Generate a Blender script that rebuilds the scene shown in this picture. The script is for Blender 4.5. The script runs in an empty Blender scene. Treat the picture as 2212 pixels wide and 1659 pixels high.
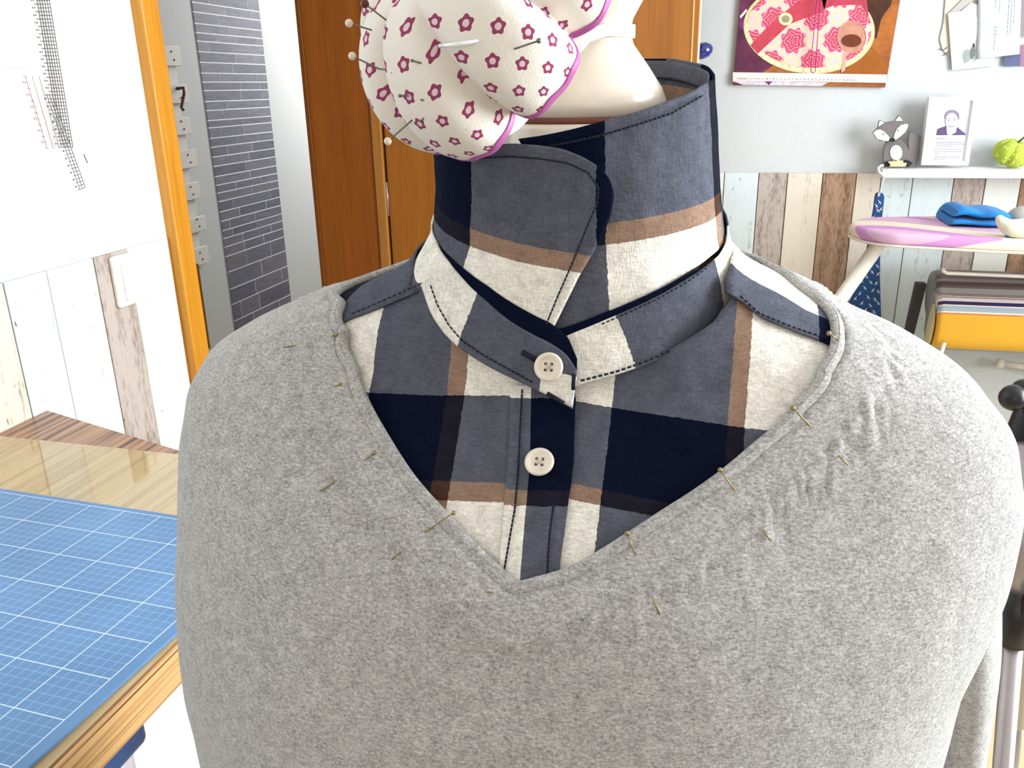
import bpy, math, random
import numpy as np
from mathutils import Vector, noise as mnoise
random.seed(7)
SC = bpy.context.scene
COL = SC.collection

# ------------------------------------------------------------------ camera, world, light, exposure
F, CX, CY = 1820.0, 1106.0, 829.5          # focal length in pixels of the 2212 x 1659 frame
H = 1.36                                   # camera height
PITCH, YAW, ROLL = math.radians(19.44), math.radians(14.4), math.atan2(106, 5156)
fwd = np.array([-math.sin(YAW)*math.cos(PITCH), math.cos(YAW)*math.cos(PITCH), -math.sin(PITCH)])
_r0 = np.array([math.cos(YAW), math.sin(YAW), 0.0]); _u0 = np.cross(_r0, fwd)
right = math.cos(ROLL)*_r0 - math.sin(ROLL)*_u0
up = math.sin(ROLL)*_r0 + math.cos(ROLL)*_u0
camd = bpy.data.cameras.new('camera'); cam = bpy.data.objects.new('camera', camd); COL.objects.link(cam)
camd.sensor_width = 36.0; camd.sensor_fit = 'HORIZONTAL'; camd.lens = 36.0*F/2212.0
camd.clip_start = 0.01; camd.clip_end = 50
from mathutils import Matrix
cam.matrix_world = Matrix(((right[0], up[0], -fwd[0], 0), (right[1], up[1], -fwd[1], 0),
                           (right[2], up[2], -fwd[2], H), (0, 0, 0, 1)))
SC.camera = cam

world = bpy.data.worlds.new('daylight'); SC.world = world; world.use_nodes = True
bg = world.node_tree.nodes['Background']
bg.inputs['Color'].default_value = (0.80, 0.90, 1.0, 1); bg.inputs['Strength'].default_value = 1.6

def area_light(name, loc, target, sx, sy, power, color):
    d = bpy.data.lights.new(name, 'AREA'); d.shape = 'RECTANGLE'; d.size = sx; d.size_y = sy
    d.energy = power; d.color = color
    o = bpy.data.objects.new(name, d); COL.objects.link(o); o.location = loc
    o.rotation_euler = (Vector(target)-Vector(loc)).to_track_quat('-Z', 'Y').to_euler()
    return o
# daylight through the window in the right-hand wall and the hall window, plus an added warm fill behind the camera
area_light('window_daylight_right', (1.93, 0.95, 1.55), (0.0, 0.95, 1.40), 1.50, 1.25, 205, (0.88, 0.95, 1.0))
area_light('rear_fill', (0.4, -1.64, 1.60), (0.25, 0.5, 1.35), 1.6, 1.2, 15, (1.0, 0.80, 0.62))
area_light('hall_daylight', (-1.40, 4.75, 1.9), (-2.15, 3.1, 1.2), 0.5, 1.2, 60, (1.0, 0.99, 0.98))

SC.view_settings.view_transform = 'Standard'
SC.view_settings.look = 'None'
SC.view_settings.gamma = 1.0
SC.view_settings.use_curve_mapping = False
SC.view_settings.exposure = -0.85
SC.cycles.use_denoising = True
SC.cycles.max_bounces = 8
SC.cycles.sample_clamp_indirect = 6.0

# ------------------------------------------------------------------ pixel helpers (turn a pixel of the photo into a point at a real distance)
CAM = np.array([0, 0, H])
def ray(x, y): return fwd + right*((x-CX)/F) - up*((y-CY)/F)
def onz(x, y, z): d = ray(x, y); return CAM + d*((z-H)/d[2])
def onx(x, y, X): d = ray(x, y); return CAM + d*(X/d[0])
def ony(x, y, Y): d = ray(x, y); return CAM + d*(Y/d[1])
def atd(x, y, t): return CAM + ray(x, y)*t

# ------------------------------------------------------------------ mesh helpers
class MB:
    def __init__(s): s.v = []; s.f = []; s.uv = []
    def add(s, vs, fs, uv=None):
        k = len(s.v); s.v += [tuple(map(float, p)) for p in vs]
        s.f += [tuple(i+k for i in f) for f in fs]
        s.uv += list(uv) if uv is not None else [(0.0, 0.0)]*len(vs)
        return s
    def box(s, lo, hi):
        (a, b, c), (d, e, g) = lo, hi
        vs = [(a,b,c),(d,b,c),(d,e,c),(a,e,c),(a,b,g),(d,b,g),(d,e,g),(a,e,g)]
        return s.add(vs, [(0,3,2,1),(4,5,6,7),(0,1,5,4),(1,2,6,5),(2,3,7,6),(3,0,4,7)])
    def obox(s, c, ax, ay, az):
        c, ax, ay, az = map(np.array, (c, ax, ay, az))
        vs = [c+i*ax+j*ay+k*az for k in (-1,1) for (i,j) in ((-1,-1),(1,-1),(1,1),(-1,1))]
        return s.add(vs, [(0,3,2,1),(4,5,6,7),(0,1,5,4),(1,2,6,5),(2,3,7,6),(3,0,4,7)])
    def prism(s, poly, off):
        n = len(poly); off = np.array(off); P = [np.array(p) for p in poly]
        vs = P + [p+off for p in P]
        fs = [tuple(range(n))[::-1], tuple(range(n, 2*n))] + [(i, (i+1) % n, n+(i+1) % n, n+i) for i in range(n)]
        return s.add(vs, fs)
    def grid(s, P, UV=None, close_u=False):
        P = np.asarray(P); nu, nv = P.shape[:2]
        vs = P.reshape(-1, 3); fs = []
        for i in range(nu if close_u else nu-1):
            for j in range(nv-1):
                a = i*nv+j; b = ((i+1) % nu)*nv+j
                fs.append((a, b, b+1, a+1))
        return s.add(vs, fs, None if UV is None else np.asarray(UV).reshape(-1, 2).tolist())
    def tube(s, pts, r, n=8, closed=False):
        P = [np.array(p, float) for p in pts]; m = len(P)
        R = r if hasattr(r, '__len__') else [r]*m
        t0 = P[1]-P[0]; t0 /= np.linalg.norm(t0)
        a = np.array([0, 0, 1.0]) if abs(t0[2]) < .9 else np.array([1.0, 0, 0])
        nrm = np.cross(t0, a); nrm /= np.linalg.norm(nrm)
        vs = []
        for i in range(m):
            if closed: t = P[(i+1) % m]-P[i-1]
            else: t = P[min(i+1, m-1)]-P[max(i-1, 0)]
            L = np.linalg.norm(t); t = t/L if L > 1e-12 else t0
            nrm = nrm - t*(nrm@t); nrm /= np.linalg.norm(nrm); bn = np.cross(t, nrm)
            for k in range(n):
                q = 2*math.pi*k/n; vs.append(P[i]+R[i]*(math.cos(q)*nrm+math.sin(q)*bn))
        fs = []
        for i in range(m if closed else m-1):
            for k in range(n):
                a_ = i*n+k; b_ = i*n+(k+1) % n; j = ((i+1) % m)*n
                fs.append((a_, b_, j+(k+1) % n, j+k))
        if not closed: fs += [tuple(range(n))[::-1], tuple((m-1)*n+k for k in range(n))]
        return s.add(vs, fs)
    def lathe(s, o, ax, prof, n=32):
        """prof: list of (distance along ax, radius)"""
        o = np.array(o, float); ax = np.array(ax, float); ax /= np.linalg.norm(ax)
        a = np.array([0, 0, 1.0]) if abs(ax[2]) < .9 else np.array([1.0, 0, 0])
        e1 = np.cross(ax, a); e1 /= np.linalg.norm(e1); e2 = np.cross(ax, e1)
        vs = []
        for h, r in prof:
            for k in range(n):
                q = 2*math.pi*k/n; vs.append(o+ax*h+r*(math.cos(q)*e1+math.sin(q)*e2))
        fs = []
        for i in range(len(prof)-1):
            for k in range(n): fs.append((i*n+k, i*n+(k+1) % n, (i+1)*n+(k+1) % n, (i+1)*n+k))
        fs += [tuple(range(n))[::-1], tuple((len(prof)-1)*n+k for k in range(n))]
        return s.add(vs, fs)
    def ball(s, c, r, n=16, sc=(1, 1, 1)):
        c = np.array(c); vs = []; m = n//2
        for i in range(m+1):
            a = math.pi*i/m
            for k in range(n):
                b = 2*math.pi*k/n
                vs.append(c+r*np.array([math.sin(a)*math.cos(b)*sc[0], math.sin(a)*math.sin(b)*sc[1], math.cos(a)*sc[2]]))
        fs = [(i*n+k, (i+1)*n+k, (i+1)*n+(k+1) % n, i*n+(k+1) % n) for i in range(m) for k in range(n)]
        return s.add(vs, fs)

ORG = {}
def obj(name, mb, mat, parent=None, smooth=False, bevel=0.0, solid=None, segs=2, sub=0):
    me = bpy.data.meshes.new(name)
    o_ = ORG.get(parent.name, np.zeros(3)) if parent is not None else np.zeros(3)
    me.from_pydata([tuple(np.array(p)-o_) for p in mb.v], [], mb.f)
    uvl = me.uv_layers.new(name='UVMap')
    li = np.zeros(len(me.loops), int); me.loops.foreach_get('vertex_index', li)
    uvl.data.foreach_set('uv', np.asarray(mb.uv, float)[li].ravel())
    if smooth: me.polygons.foreach_set('use_smooth', [True]*len(me.polygons))
    me.materials.append(mat); me.update()
    o = bpy.data.objects.new(name, me); COL.objects.link(o)
    if parent is not None: o.parent = parent
    ORG[o.name] = o_
    if solid: m = o.modifiers.new('thickness', 'SOLIDIFY'); m.thickness = solid[0]; m.offset = solid[1]
    if bevel: m = o.modifiers.new('bevel', 'BEVEL'); m.width = bevel; m.segments = segs; m.limit_method = 'ANGLE'
    if sub: m = o.modifiers.new('smooth', 'SUBSURF'); m.levels = sub; m.render_levels = sub
    return o
def tag(o, label, cat, group=None):
    o['label'] = label; o['category'] = cat
    if group: o['group'] = group
    return o
def thing(name, loc, label, cat, group=None):
    o = bpy.data.objects.new(name, None); COL.objects.link(o); o.location = tuple(map(float, loc))
    o.empty_display_size = .05
    ORG[o.name] = np.array(loc, float)
    return tag(o, label, cat, group)
def struct(o): o['kind'] = 'structure'; return o
def stuff(o): o['kind'] = 'stuff'; return o
def sempty(name, loc):
    o = bpy.data.objects.new(name, None); COL.objects.link(o); o.location = tuple(map(float, loc)); ORG[o.name] = np.array(loc, float)
    return struct(o)

# ------------------------------------------------------------------ materials
def lin(c): return tuple((v/255/12.92 if v/255 <= .04045 else ((v/255+.055)/1.055)**2.4) for v in c)
class NT:
    def __init__(s, name):
        s.m = bpy.data.materials.new(name); s.m.use_nodes = True; s.t = s.m.node_tree
        s.b = s.t.nodes['Principled BSDF']
    def n(s, typ, **kw):
        x = s.t.nodes.new(typ)
        for k, v in kw.items(): setattr(x, k, v)
        return x
    def L(s, a, b): s.t.links.new(a, b)
    def math(s, op, a, b=None, c=None):
        x = s.n('ShaderNodeMath', operation=op)
        for i, v in enumerate((a, b, c)):
            if v is None: continue
            if isinstance(v, (int, float)): x.inputs[i].default_value = v
            else: s.L(v, x.inputs[i])
        return x.outputs[0]
    def coords(s, kind='Object', scale=(1, 1, 1)):
        if kind == 'World': out = s.n('ShaderNodeNewGeometry').outputs['Position']
        else: out = s.n('ShaderNodeTexCoord').outputs[kind]
        mp = s.n('ShaderNodeMapping'); mp.inputs['Scale'].default_value = scale; s.L(out, mp.inputs['Vector'])
        return mp.outputs['Vector']
    def noise(s, vec, scale, detail=3, rough=.55):
        x = s.n('ShaderNodeTexNoise'); x.inputs['Scale'].default_value = scale
        x.inputs['Detail'].default_value = detail; x.inputs['Roughness'].default_value = rough
        s.L(vec, x.inputs['Vector']); return x.outputs['Fac']
    def ramp(s, fac, stops, interp='LINEAR'):
        x = s.n('ShaderNodeValToRGB'); r = x.color_ramp; r.interpolation = interp
        while len(r.elements) < len(stops): r.elements.new(0.5)
        for e, (p, c) in zip(r.elements, stops):
            e.position = p; e.color = (*c, 1) if len(c) == 3 else c
        s.L(fac, x.inputs['Fac']); return x.outputs['Color']
    def mix(s, fac, a, b, blend='MIX'):
        x = s.n('ShaderNodeMix', data_type='RGBA', blend_type=blend)
        for i, v in ((0, fac), (6, a), (7, b)):
            if isinstance(v, (int, float)): x.inputs[i].default_value = v
            elif isinstance(v, tuple): x.inputs[i].default_value = (*v, 1)
            else: s.L(v, x.inputs[i])
        return x.outputs[2]
    def bump(s, h, strength, dist):
        x = s.n('ShaderNodeBump'); x.inputs['Strength'].default_value = strength; x.inputs['Distance'].default_value = dist
        s.L(h, x.inputs['Height']); s.L(x.outputs['Normal'], s.b.inputs['Normal'])
    def color(s, c):
        if isinstance(c, tuple): s.b.inputs['Base Color'].default_value = (*c, 1)
        else: s.L(c, s.b.inputs['Base Color'])
    def setup(s, rough=.6, spec=.3, metal=0):
        s.b.inputs['Roughness'].default_value = rough; s.b.inputs['Specular IOR Level'].default_value = spec
        s.b.inputs['Metallic'].default_value = metal; return s
def pm(name, rgb, rough=.6, spec=.3, metal=0, var=.12, scale=40, stretch=(1, 1, 1), bump=0, bscale=None, coat=0):
    t = NT(name).setup(rough, spec, metal); c = lin(rgb)
    v = t.coords('Object', stretch); f = t.noise(v, scale)
    t.color(t.ramp(f, [(.25, tuple(x*(1-var) for x in c)), (.75, tuple(min(1, x*(1+var)) for x in c))]))
    if bump: t.bump(t.noise(v, bscale or scale*4), .4, bump)
    if coat: t.b.inputs['Coat Weight'].default_value = coat; t.b.inputs['Coat Roughness'].default_value = .08
    return t.m

def wood(name, dark, light, stretch, rough=.35, coat=.2):
    t = NT(name).setup(rough, .4)
    v = t.coords('World', stretch); f = t.noise(v, 1.0, 5, .6); g = t.noise(v, 5.0, 3, .6)
    m = t.math('ADD', t.math('MULTIPLY', f, .6), t.math('MULTIPLY', g, .4))
    t.color(t.ramp(m, [(.32, lin(dark)), (.68, lin(light))]))
    t.bump(m, .15, .0008); t.b.inputs['Coat Weight'].default_value = coat; t.b.inputs['Coat Roughness'].default_value = .15
    return t.m
def plank_mat(name, paint, under, amount):
    """weathered paint over wood; amount = how much bare wood shows"""
    t = NT(name).setup(.75, .2)
    w = t.coords('World', (38, 38, 5)); w2 = t.coords('World', (240, 240, 50)); w3 = t.coords('World', (60, 60, 40))
    big = t.noise(w, 1.0, 4, .6); fine = t.noise(w2, 1.0, 4, .65); spot = t.noise(w3, 1.0, 2, .5)
    f = t.math('ADD', t.math('MULTIPLY', big, .5), t.math('MULTIPLY', fine, .5))
    p = lin(paint); u = lin(under)
    c = t.ramp(f, [(max(.02, amount-.09), u), (amount+.07, tuple(x*.93 for x in p)), (.75, p)])
    dk = t.ramp(t.math('ADD', t.math('MULTIPLY', spot, .72), t.math('MULTIPLY', fine, .28)), [(.27, (1, 1, 1)), (.33, (0, 0, 0))])
    c = t.mix(dk, c, lin((70, 58, 50)))
    t.color(c); t.bump(fine, .3, .0012)
    return t.m
def fabric(name, rgb, rough=.9, weave=900, var=.1, bump=.0004):
    t = NT(name).setup(rough, .1); c = lin(rgb)
    v = t.coords('Object'); f = t.noise(v, weave, 2)
    t.color(t.ramp(f, [(.3, tuple(x*(1-var) for x in c)), (.7, tuple(min(1, x*(1+var)) for x in c))]))
    t.bump(t.math('ADD', f, t.math('MULTIPLY', t.noise(v, 90, 3), 2.0)), .35, bump)
    t.b.inputs['Sheen Weight'].default_value = .1
    return t.m

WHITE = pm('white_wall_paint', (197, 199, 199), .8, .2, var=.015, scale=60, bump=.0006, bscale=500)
WHITE_LIT = pm('lit_wall_paint', (236, 237, 236), .8, .2, var=.012, scale=60, bump=.0006, bscale=500)  # wall white brightened for the left wall; window light put into the colour
WHITE2 = pm('white_lacquer', (240, 240, 238), .35, .4, var=.01)
CEIL = pm('ceiling_white', (222, 222, 222), .9, .1, var=.01)
CREAM_PL = pm('cream_plastic', (233, 220, 203), .25, .5, var=.02, coat=.4)
BLACK = pm('black_plastic', (28, 22, 26), .35, .5, var=.2)
CHROME = pm('satin_aluminium', (176, 166, 166), .35, .5, metal=.7, var=.05)
BRASS = pm('brass_pin', (150, 132, 92), .35, .5, metal=.8, var=.1, scale=200)
STEEL = pm('steel_pin', (120, 112, 100), .3, .5, metal=.8, var=.1, scale=200)
GLASSHEAD = pm('pearl_pin_head', (222, 205, 180), .2, .6, var=.05, coat=.5)
OCHRE = wood('ochre_frame_wood', (176, 112, 22), (208, 144, 40), (30, 30, 1.6))
DOORW = wood('oak_door_wood', (138, 80, 24), (172, 106, 34), (26, 26, 1.2), .3, .3)
DOORD = wood('oak_door_edge', (160, 102, 40), (178, 122, 54), (30, 30, 1.5))
ZEBRA = NT('zebrano_veneer').setup(.3, .4)
_v = ZEBRA.coords('World', (95, 2.2, 95)); _f = ZEBRA.noise(_v, 1.0, 4, .6)
ZEBRA.color(ZEBRA.ramp(_f, [(.38, lin((66, 42, 30))), (.46, lin((140, 98, 72))), (.58, lin((184, 140, 108)))])); ZEBRA = ZEBRA.m
ZEDGE = NT('zebrano_edge').setup(.4, .4)
_v = ZEDGE.coords('World', (40, 1.5, 170)); _f = ZEDGE.noise(_v, 1.0, 3, .6)
ZEDGE.color(ZEDGE.ramp(_f, [(.40, lin((50, 28, 18))), (.455, lin((160, 112, 68))), (.56, lin((206, 162, 108)))])); ZEDGE = ZEDGE.m
SHEET = NT('glossy_light_veneer').setup(.07, .6)
_v = SHEET.coords('World', (110, 1.6, 110)); _f = SHEET.noise(_v, 1.0, 4, .6)
SHEET.color(SHEET.ramp(_f, [(.34, lin((154, 124, 74))), (.6, lin((188, 160, 108)))]))
SHEET.b.inputs['Coat Weight'].default_value = .5; SHEET.b.inputs['Coat Roughness'].default_value = .03; SHEET = SHEET.m

# ------------------------------------------------------------------ the room
XL, YB, XH = -1.0, 2.61, -2.15             # left wall face, back wall face, hall wall face
XR, YF, ZC = 1.95, -1.7, 2.45
PTOP = H-.25                               # top of the plank wallpaper
door0, door1, dz = onx(343, 0, -1.0+.021)[1]+.002, 2.385, 2.03      # doorway in the left wall
LT = .20                                   # thickness of the left wall

# floor with laid tiles
fl = struct(obj('floor', MB().box((XH-.1, YF-.1, -.06), (XR+.1, 5.3, -.006)), pm('floor_joint', (170, 158, 130), .8), None))
tmats = [pm('floor_tile_%s' % k, c, .35, .4, var=.1, scale=14, coat=.15) for k, c in (('pale', (214, 198, 160)), ('warm', (206, 188, 146)), ('light', (222, 208, 172)))]
tile_me = {}
for i in range(8):
    for j in range(8):
        x, y = -.62+i*.305, .18+j*.305
        k = (i*3+j*5) % 3
        if k not in tile_me:
            o = obj('floor_tile', MB().box((-.15, -.15, -.006), (.15, .15, 0)), tmats[k], fl, bevel=.0015, segs=1); tile_me[k] = o
        else: o = tile_me[k].copy(); COL.objects.link(o)
        o.location = (x, y, 0)
struct(obj('ceiling', MB().box((XH-.1, YF-.1, ZC), (XR+.1, 5.3, ZC+.1)), CEIL))
wl = struct(obj('wall_left', MB().box((XL-LT, YF, 0), (XL, door0-.045, ZC)).box((XL-LT, door1+.02, 0), (XL, YB, ZC)).box((XL-LT, door0-.045, dz+.05), (XL, door1+.02, ZC)), WHITE_LIT))
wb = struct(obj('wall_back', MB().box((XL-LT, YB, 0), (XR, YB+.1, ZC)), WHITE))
struct(obj('wall_hall', MB().box((XH-.1, YF, 0), (XH, 5.2, ZC)), WHITE))
struct(obj('wall_hall_end', MB().box((XH, 5.2, 0), (XL-LT, 5.3, ZC)), WHITE))
struct(obj('wall_hall_near', MB().box((XH, .3, 0), (XL-LT, .4, ZC)), WHITE))
struct(obj('wall_hall_side', MB().box((XL-LT, YB+.1, 0), (XL-LT+.1, 5.2, ZC)), WHITE))
wy0, wy1, wz0, wz1 = .15, 1.75, .90, 2.20
struct(obj('wall_right', MB().box((XR, YF, 0), (XR+.12, wy0, ZC)).box((XR, wy1, 0), (XR+.12, YB, ZC))
           .box((XR, wy0, 0), (XR+.12, wy1, wz0)).box((XR, wy0, wz1), (XR+.12, wy1, ZC)), WHITE))
w1 = sempty('window_1', (XR+.06, (wy0+wy1)/2, wz0))
for nm, lo, hi in (('window_sill', (XR-.1, wy0-.03, wz0-.03), (XR+.12, wy1+.03, wz0)),
                   ('window_frame', (XR+.04, wy0, wz0), (XR+.09, wy0+.05, wz1)), ('window_frame', (XR+.04, wy1-.05, wz0), (XR+.09, wy1, wz1)),
                   ('window_frame', (XR+.04, wy0, wz1-.05), (XR+.09, wy1, wz1)), ('window_frame', (XR+.04, (wy0+wy1)/2-.03, wz0), (XR+.09, (wy0+wy1)/2+.03, wz1))):
    obj(nm, MB().box(lo, hi), WHITE2, w1, bevel=.004)
struct(obj('wall_front', MB().box((XL, YF-.1, 0), (XR, YF, ZC)), WHITE))

# weathered plank cladding, plank by plank
PM = {'blue': plank_mat('plank_blue_white', (214, 222, 224), (120, 112, 104), .36),
      'white': plank_mat('plank_white', (228, 226, 220), (150, 134, 116), .34),
      'cream': plank_mat('plank_cream', (222, 210, 194), (140, 112, 88), .37),
      'brown': plank_mat('plank_brown', (178, 146, 122), (118, 90, 68), .48),
      'grey': plank_mat('plank_grey_brown', (188, 174, 166), (128, 110, 98), .45),
      'dark': plank_mat('plank_dark_brown', (168, 134, 108), (108, 82, 62), .50)}
def planks(wall, edges, kinds, z0, z1, side):
    for (a, b), k in zip(zip(edges[:-1], edges[1:]), kinds):
        g = .0011; d = .004+random.random()*.002
        if side == 'back': mb = MB().box((a+g, YB-d, z0), (b-g, YB+.001, z1))
        else: mb = MB().box((XL-.001, a+g, z0), (XL+d, b-g, z1))
        obj('plank', mb, PM[k], wall, bevel=.0008, segs=1)
xe = [ony(x, 374.5, YB-.005)[0] for x in (1565, 1639.5, 1702, 1778, 1851, 1905, 1974, 2063, 2132, 2209)]
while xe[0] > XL+.06: xe = [xe[0]-.088+random.uniform(-.008, .008)]+xe
nleft = len(xe)-10
kinds = [random.choice(['blue', 'white', 'grey', 'cream']) for _ in range(nleft)]+['blue', 'grey', 'cream', 'brown', 'cream', 'blue', 'blue', 'grey', 'white']
for k in ('dark', 'white', 'blue', 'grey', 'cream', 'brown', 'white', 'blue', 'cream', 'grey', 'white', 'blue'):
    if xe[-1] < XR-.1: xe.append(xe[-1]+.088); kinds.append(k)
struct(obj('trim_1', MB().box((XL, YB-.0012, .62), (XR, YB+.001, PTOP)), pm('plank_joint_dark', (74, 60, 50), .9), None))
PB = .62
planks(wb, xe, kinds, PB, PTOP, 'back')
ye = [onx(x, y, XL+.005)[1] for x, y in ((5, 607), (100, 585), (202, 560), (275, 540))]+[door0-.055]
kl = ['blue', 'white', 'grey', 'white']
for k in ('cream', 'white', 'blue', 'brown', 'white', 'cream', 'grey', 'blue', 'white', 'cream', 'blue', 'white'):
    ye = [ye[0]-.09]+ye; kl = [k]+kl
planks(wl, ye, kl, .62, PTOP, 'left')
struct(obj('trim_2', MB().box((XL-.001, ye[0], .62), (XL+.0012, ye[-1], PTOP)), pm('plank_joint_grey', (120, 104, 92), .9), None))

# door_1: near jamb with strike plate, far jamb lining, opened door leaf
d1 = sempty('door_1', (XL, door0, 0))
obj('door_casing', MB().box((XL-.005, door0-.052, 0), (XL+.021, door0-.002, dz+.07)), OCHRE, d1, bevel=.004)
obj('door_lining', MB().box((XL-LT-.01, door0-.045, 0), (XL-.005, door0-.004, dz+.02)), OCHRE, d1, bevel=.002)
p = onx(432, 660, XL+.02)
obj('strike_plate', MB().box((XL-.012, door0-.003, p[2]-.09), (XL+.0225, door0, p[2]+.08)), pm('dark_bronze', (92, 72, 30), .4, metal=.6), d1)
obj('door_lining', MB().box((XL-LT-.01, door1, 0), (XL-.018, door1+.02, dz+.02)), wood('lining_oak', (128, 66, 14), (158, 88, 22), (26, 26, 1.2), .35, .2), d1, bevel=.002)
obj('door_casing', MB().box((XL-.018, door1-.006, 0), (XL+.012, door1+.03, dz+.07)), DOORD, d1, bevel=.003)
obj('door_casing', MB().box((XL-LT-.024, door1-.004, 0), (XL-LT-.010, door1+.03, dz+.07)), pm('dark_edge_wood', (120, 66, 16), .4), d1, bevel=.002)
obj('door_casing', MB().box((XL-.005, door0-.052, dz+.02), (XL+.021, door1+.03, dz+.07)), OCHRE, d1, bevel=.004)
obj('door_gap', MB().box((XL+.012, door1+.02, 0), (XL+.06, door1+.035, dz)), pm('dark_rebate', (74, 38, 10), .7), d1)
lx0 = ony(831, 300, door1)[0]; lx1 = ony(1510, 60, door1)[0]
leaf = obj('door_leaf', MB().box((lx0, door1, .01), (lx1, door1+.04, dz)), DOORW, d1, bevel=.0015)
obj('edge_strip', MB().box((lx1-.017, door1-.0012, .01), (lx1-.0135, door1+.002, dz)), pm('pale_edge_line', (232, 186, 110), .4), leaf)
obj('edge_strip', MB().box((lx1-.0005, door1+.002, .01), (lx1+.003, door1+.038, dz)), pm('pale_lipping', (236, 214, 180), .5), leaf)
hd = MB().lathe((lx1-.07, door1, 1.05), (0, -1, 0), [(0, .025), (.006, .025), (.008, .01), (.05, .01)], 20).tube([(lx1-.07, door1-.048, 1.05), (lx1-.12, door1-.05, 1.05), (lx1-.19, door1-.048, 1.05)], .009, 10)
obj('door_handle', hd, CHROME, leaf, smooth=True)
for z in (.3, 1.05, 1.8): obj('hinge', MB().tube([(lx0-.006, door1+.006, z-.05), (lx0-.006, door1+.006, z+.05)], .006, 10), CHROME, d1, smooth=True)

# hall wall: slate strip, tile by tile
SL = [NT('slate_%s' % k).setup(.6, .3) for k in ('blue', 'grey', 'dark')]
for t, c in zip(SL, ((108, 108, 122), (114, 113, 124), (100, 100, 114))):
    v = t.coords('World', (30, 14, 190)); f = t.noise(v, 1.0, 4, .65)
    t.color(t.ramp(f, [(.3, tuple(x*.72 for x in lin(c))), (.7, tuple(x*1.25 for x in lin(c)))])); t.bump(f, .3, .001)
SL = [t.m for t in SL]
sy0 = onx(412, 0, XH)[1]; sy1 = onx(556, 0, XH)[1]
rows = [onx(412+y/2.962*.138, y/2.962, XH)[2] for y in (12,75,148,208,262,330,398,467,525,580,650,707,772,818,885,942,1005,1065,1130,1185,1235,1290,1355,1415,1475,1525,1580,1640)]
rows = [ZC-.02, ZC-.06, ZC-.10, ZC-.155, ZC-.20] + [r for r in np.linspace(ZC-.26, rows[0]+.06, 5)] + rows
while rows[-1] > .12: rows.append(rows[-1]-random.choice([.055, .062, .07, .078]))
sb = thing('slate_panel', (XH, (sy0+sy1)/2, rows[-1]), 'tall strip of grey slate-look tiles with white joints on the hall wall', 'wall panel')
obj('backing', MB().box((XH, sy0, rows[-1]), (XH+.0036, sy1, rows[0])), pm('white_grout', (238, 238, 240), .8), sb)
k = 0
for a, b in zip(rows[:-1], rows[1:]):
    cuts = [sy0]; y = sy0+random.uniform(.06, .3)
    while y < sy1-.05: cuts.append(y); y += random.uniform(.16, .34)
    cuts.append(sy1)
    for c0, c1 in zip(cuts[:-1], cuts[1:]):
        g = .0022
        obj('slate_tile', MB().box((XH+.002, c0+(g if c0 > sy0 else 0), b+g), (XH+.0042+random.random()*.0006, c1-(g if c1 < sy1 else 0), a-g)), random.choice(SL), sb); k += 1
# hook board of white scrap wood on the hall wall, pieces of two lengths
PW = plank_mat('white_scrap_wood', (226, 222, 216), (150, 140, 132), .30)
hb = thing('hook_board', (XH, 3.0, 1.2), 'ladder of white scrap-wood pieces on the hall wall beside the door frame', 'hook board')
XB = XH+.03
wide = [(391.5, 100, 143), (404, 181, 223), (413, 252, 290), (424, 322, 361), (434, 391, 428), (443, 465, 497), (451, 529, 567)]
prev = None
for i, (x, a, b) in enumerate(wide):
    pa, pb_ = onx(x, a, XB), onx(x, b, XB)
    yr = onx(391.5, 120, XB)[1]+(i % 2)*.012
    obj('slat', MB().box((XH+.012, yr-.42, pb_[2]), (XB, yr, pa[2])), PW, hb, bevel=.003)
    for q in range(2): obj('nail', MB().ball((XB+.001, yr-.05-.012*q, pb_[2]+.022+.03*q), .0035, 8), BLACK, hb)
    if prev: obj('slat', MB().box((XH+.006, yr-.40, pa[2]), (XB-.014, yr-.035, prev)), PW, hb, bevel=.002)
    prev = pb_[2]
q = onx(380, 203, XB); obj('iron_hook', MB().tube([(XB, q[1]+.01, q[2]+.02), (XB+.03, q[1]+.012, q[2]+.022), (XB+.034, q[1]+.004, q[2]), (XB+.03, q[1]-.02, q[2]-.05), (XB+.04, q[1]-.025, q[2]-.06)], .006, 8), pm('rusty_iron', (96, 66, 54), .6), hb, smooth=True)

# light switch on the left wall
c = onx(280, 600, XL+.006)
sw = thing('light_switch', (XL+.005, c[1], c[2]), 'white square rocker light switch on the plank wall beside the door', 'light switch')
obj('switch_plate', MB().box((XL+.004, c[1]-.045, c[2]-.044), (XL+.016, c[1]+.045, c[2]+.044)), pm('switch_cream', (232, 226, 216), .4), sw, bevel=.008, segs=4)
obj('switch_rocker', MB().box((XL+.014, c[1]-.030, c[2]-.034), (XL+.023, c[1]+.034, c[2]+.034)), WHITE2, sw, bevel=.005, segs=3)

# white wall shelf at the upper left
z1 = onx(30, 104, -.86)[2]; ysh = onx(66, 110, -.86)[1]
ws = thing('wall_shelf', (XL, ysh-.4, z1), 'white shelf end on the left wall above the plank cladding', 'shelf')
obj('shelf_board', MB().box((XL, ysh-.9, z1-.022), (-.86, ysh, z1)), WHITE2, ws, bevel=.003)
obj('shelf_box', MB().box((XL, ysh-.9, z1-.075), (-.88, ysh-.045, z1-.026)), WHITE2, ws, bevel=.003)

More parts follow.
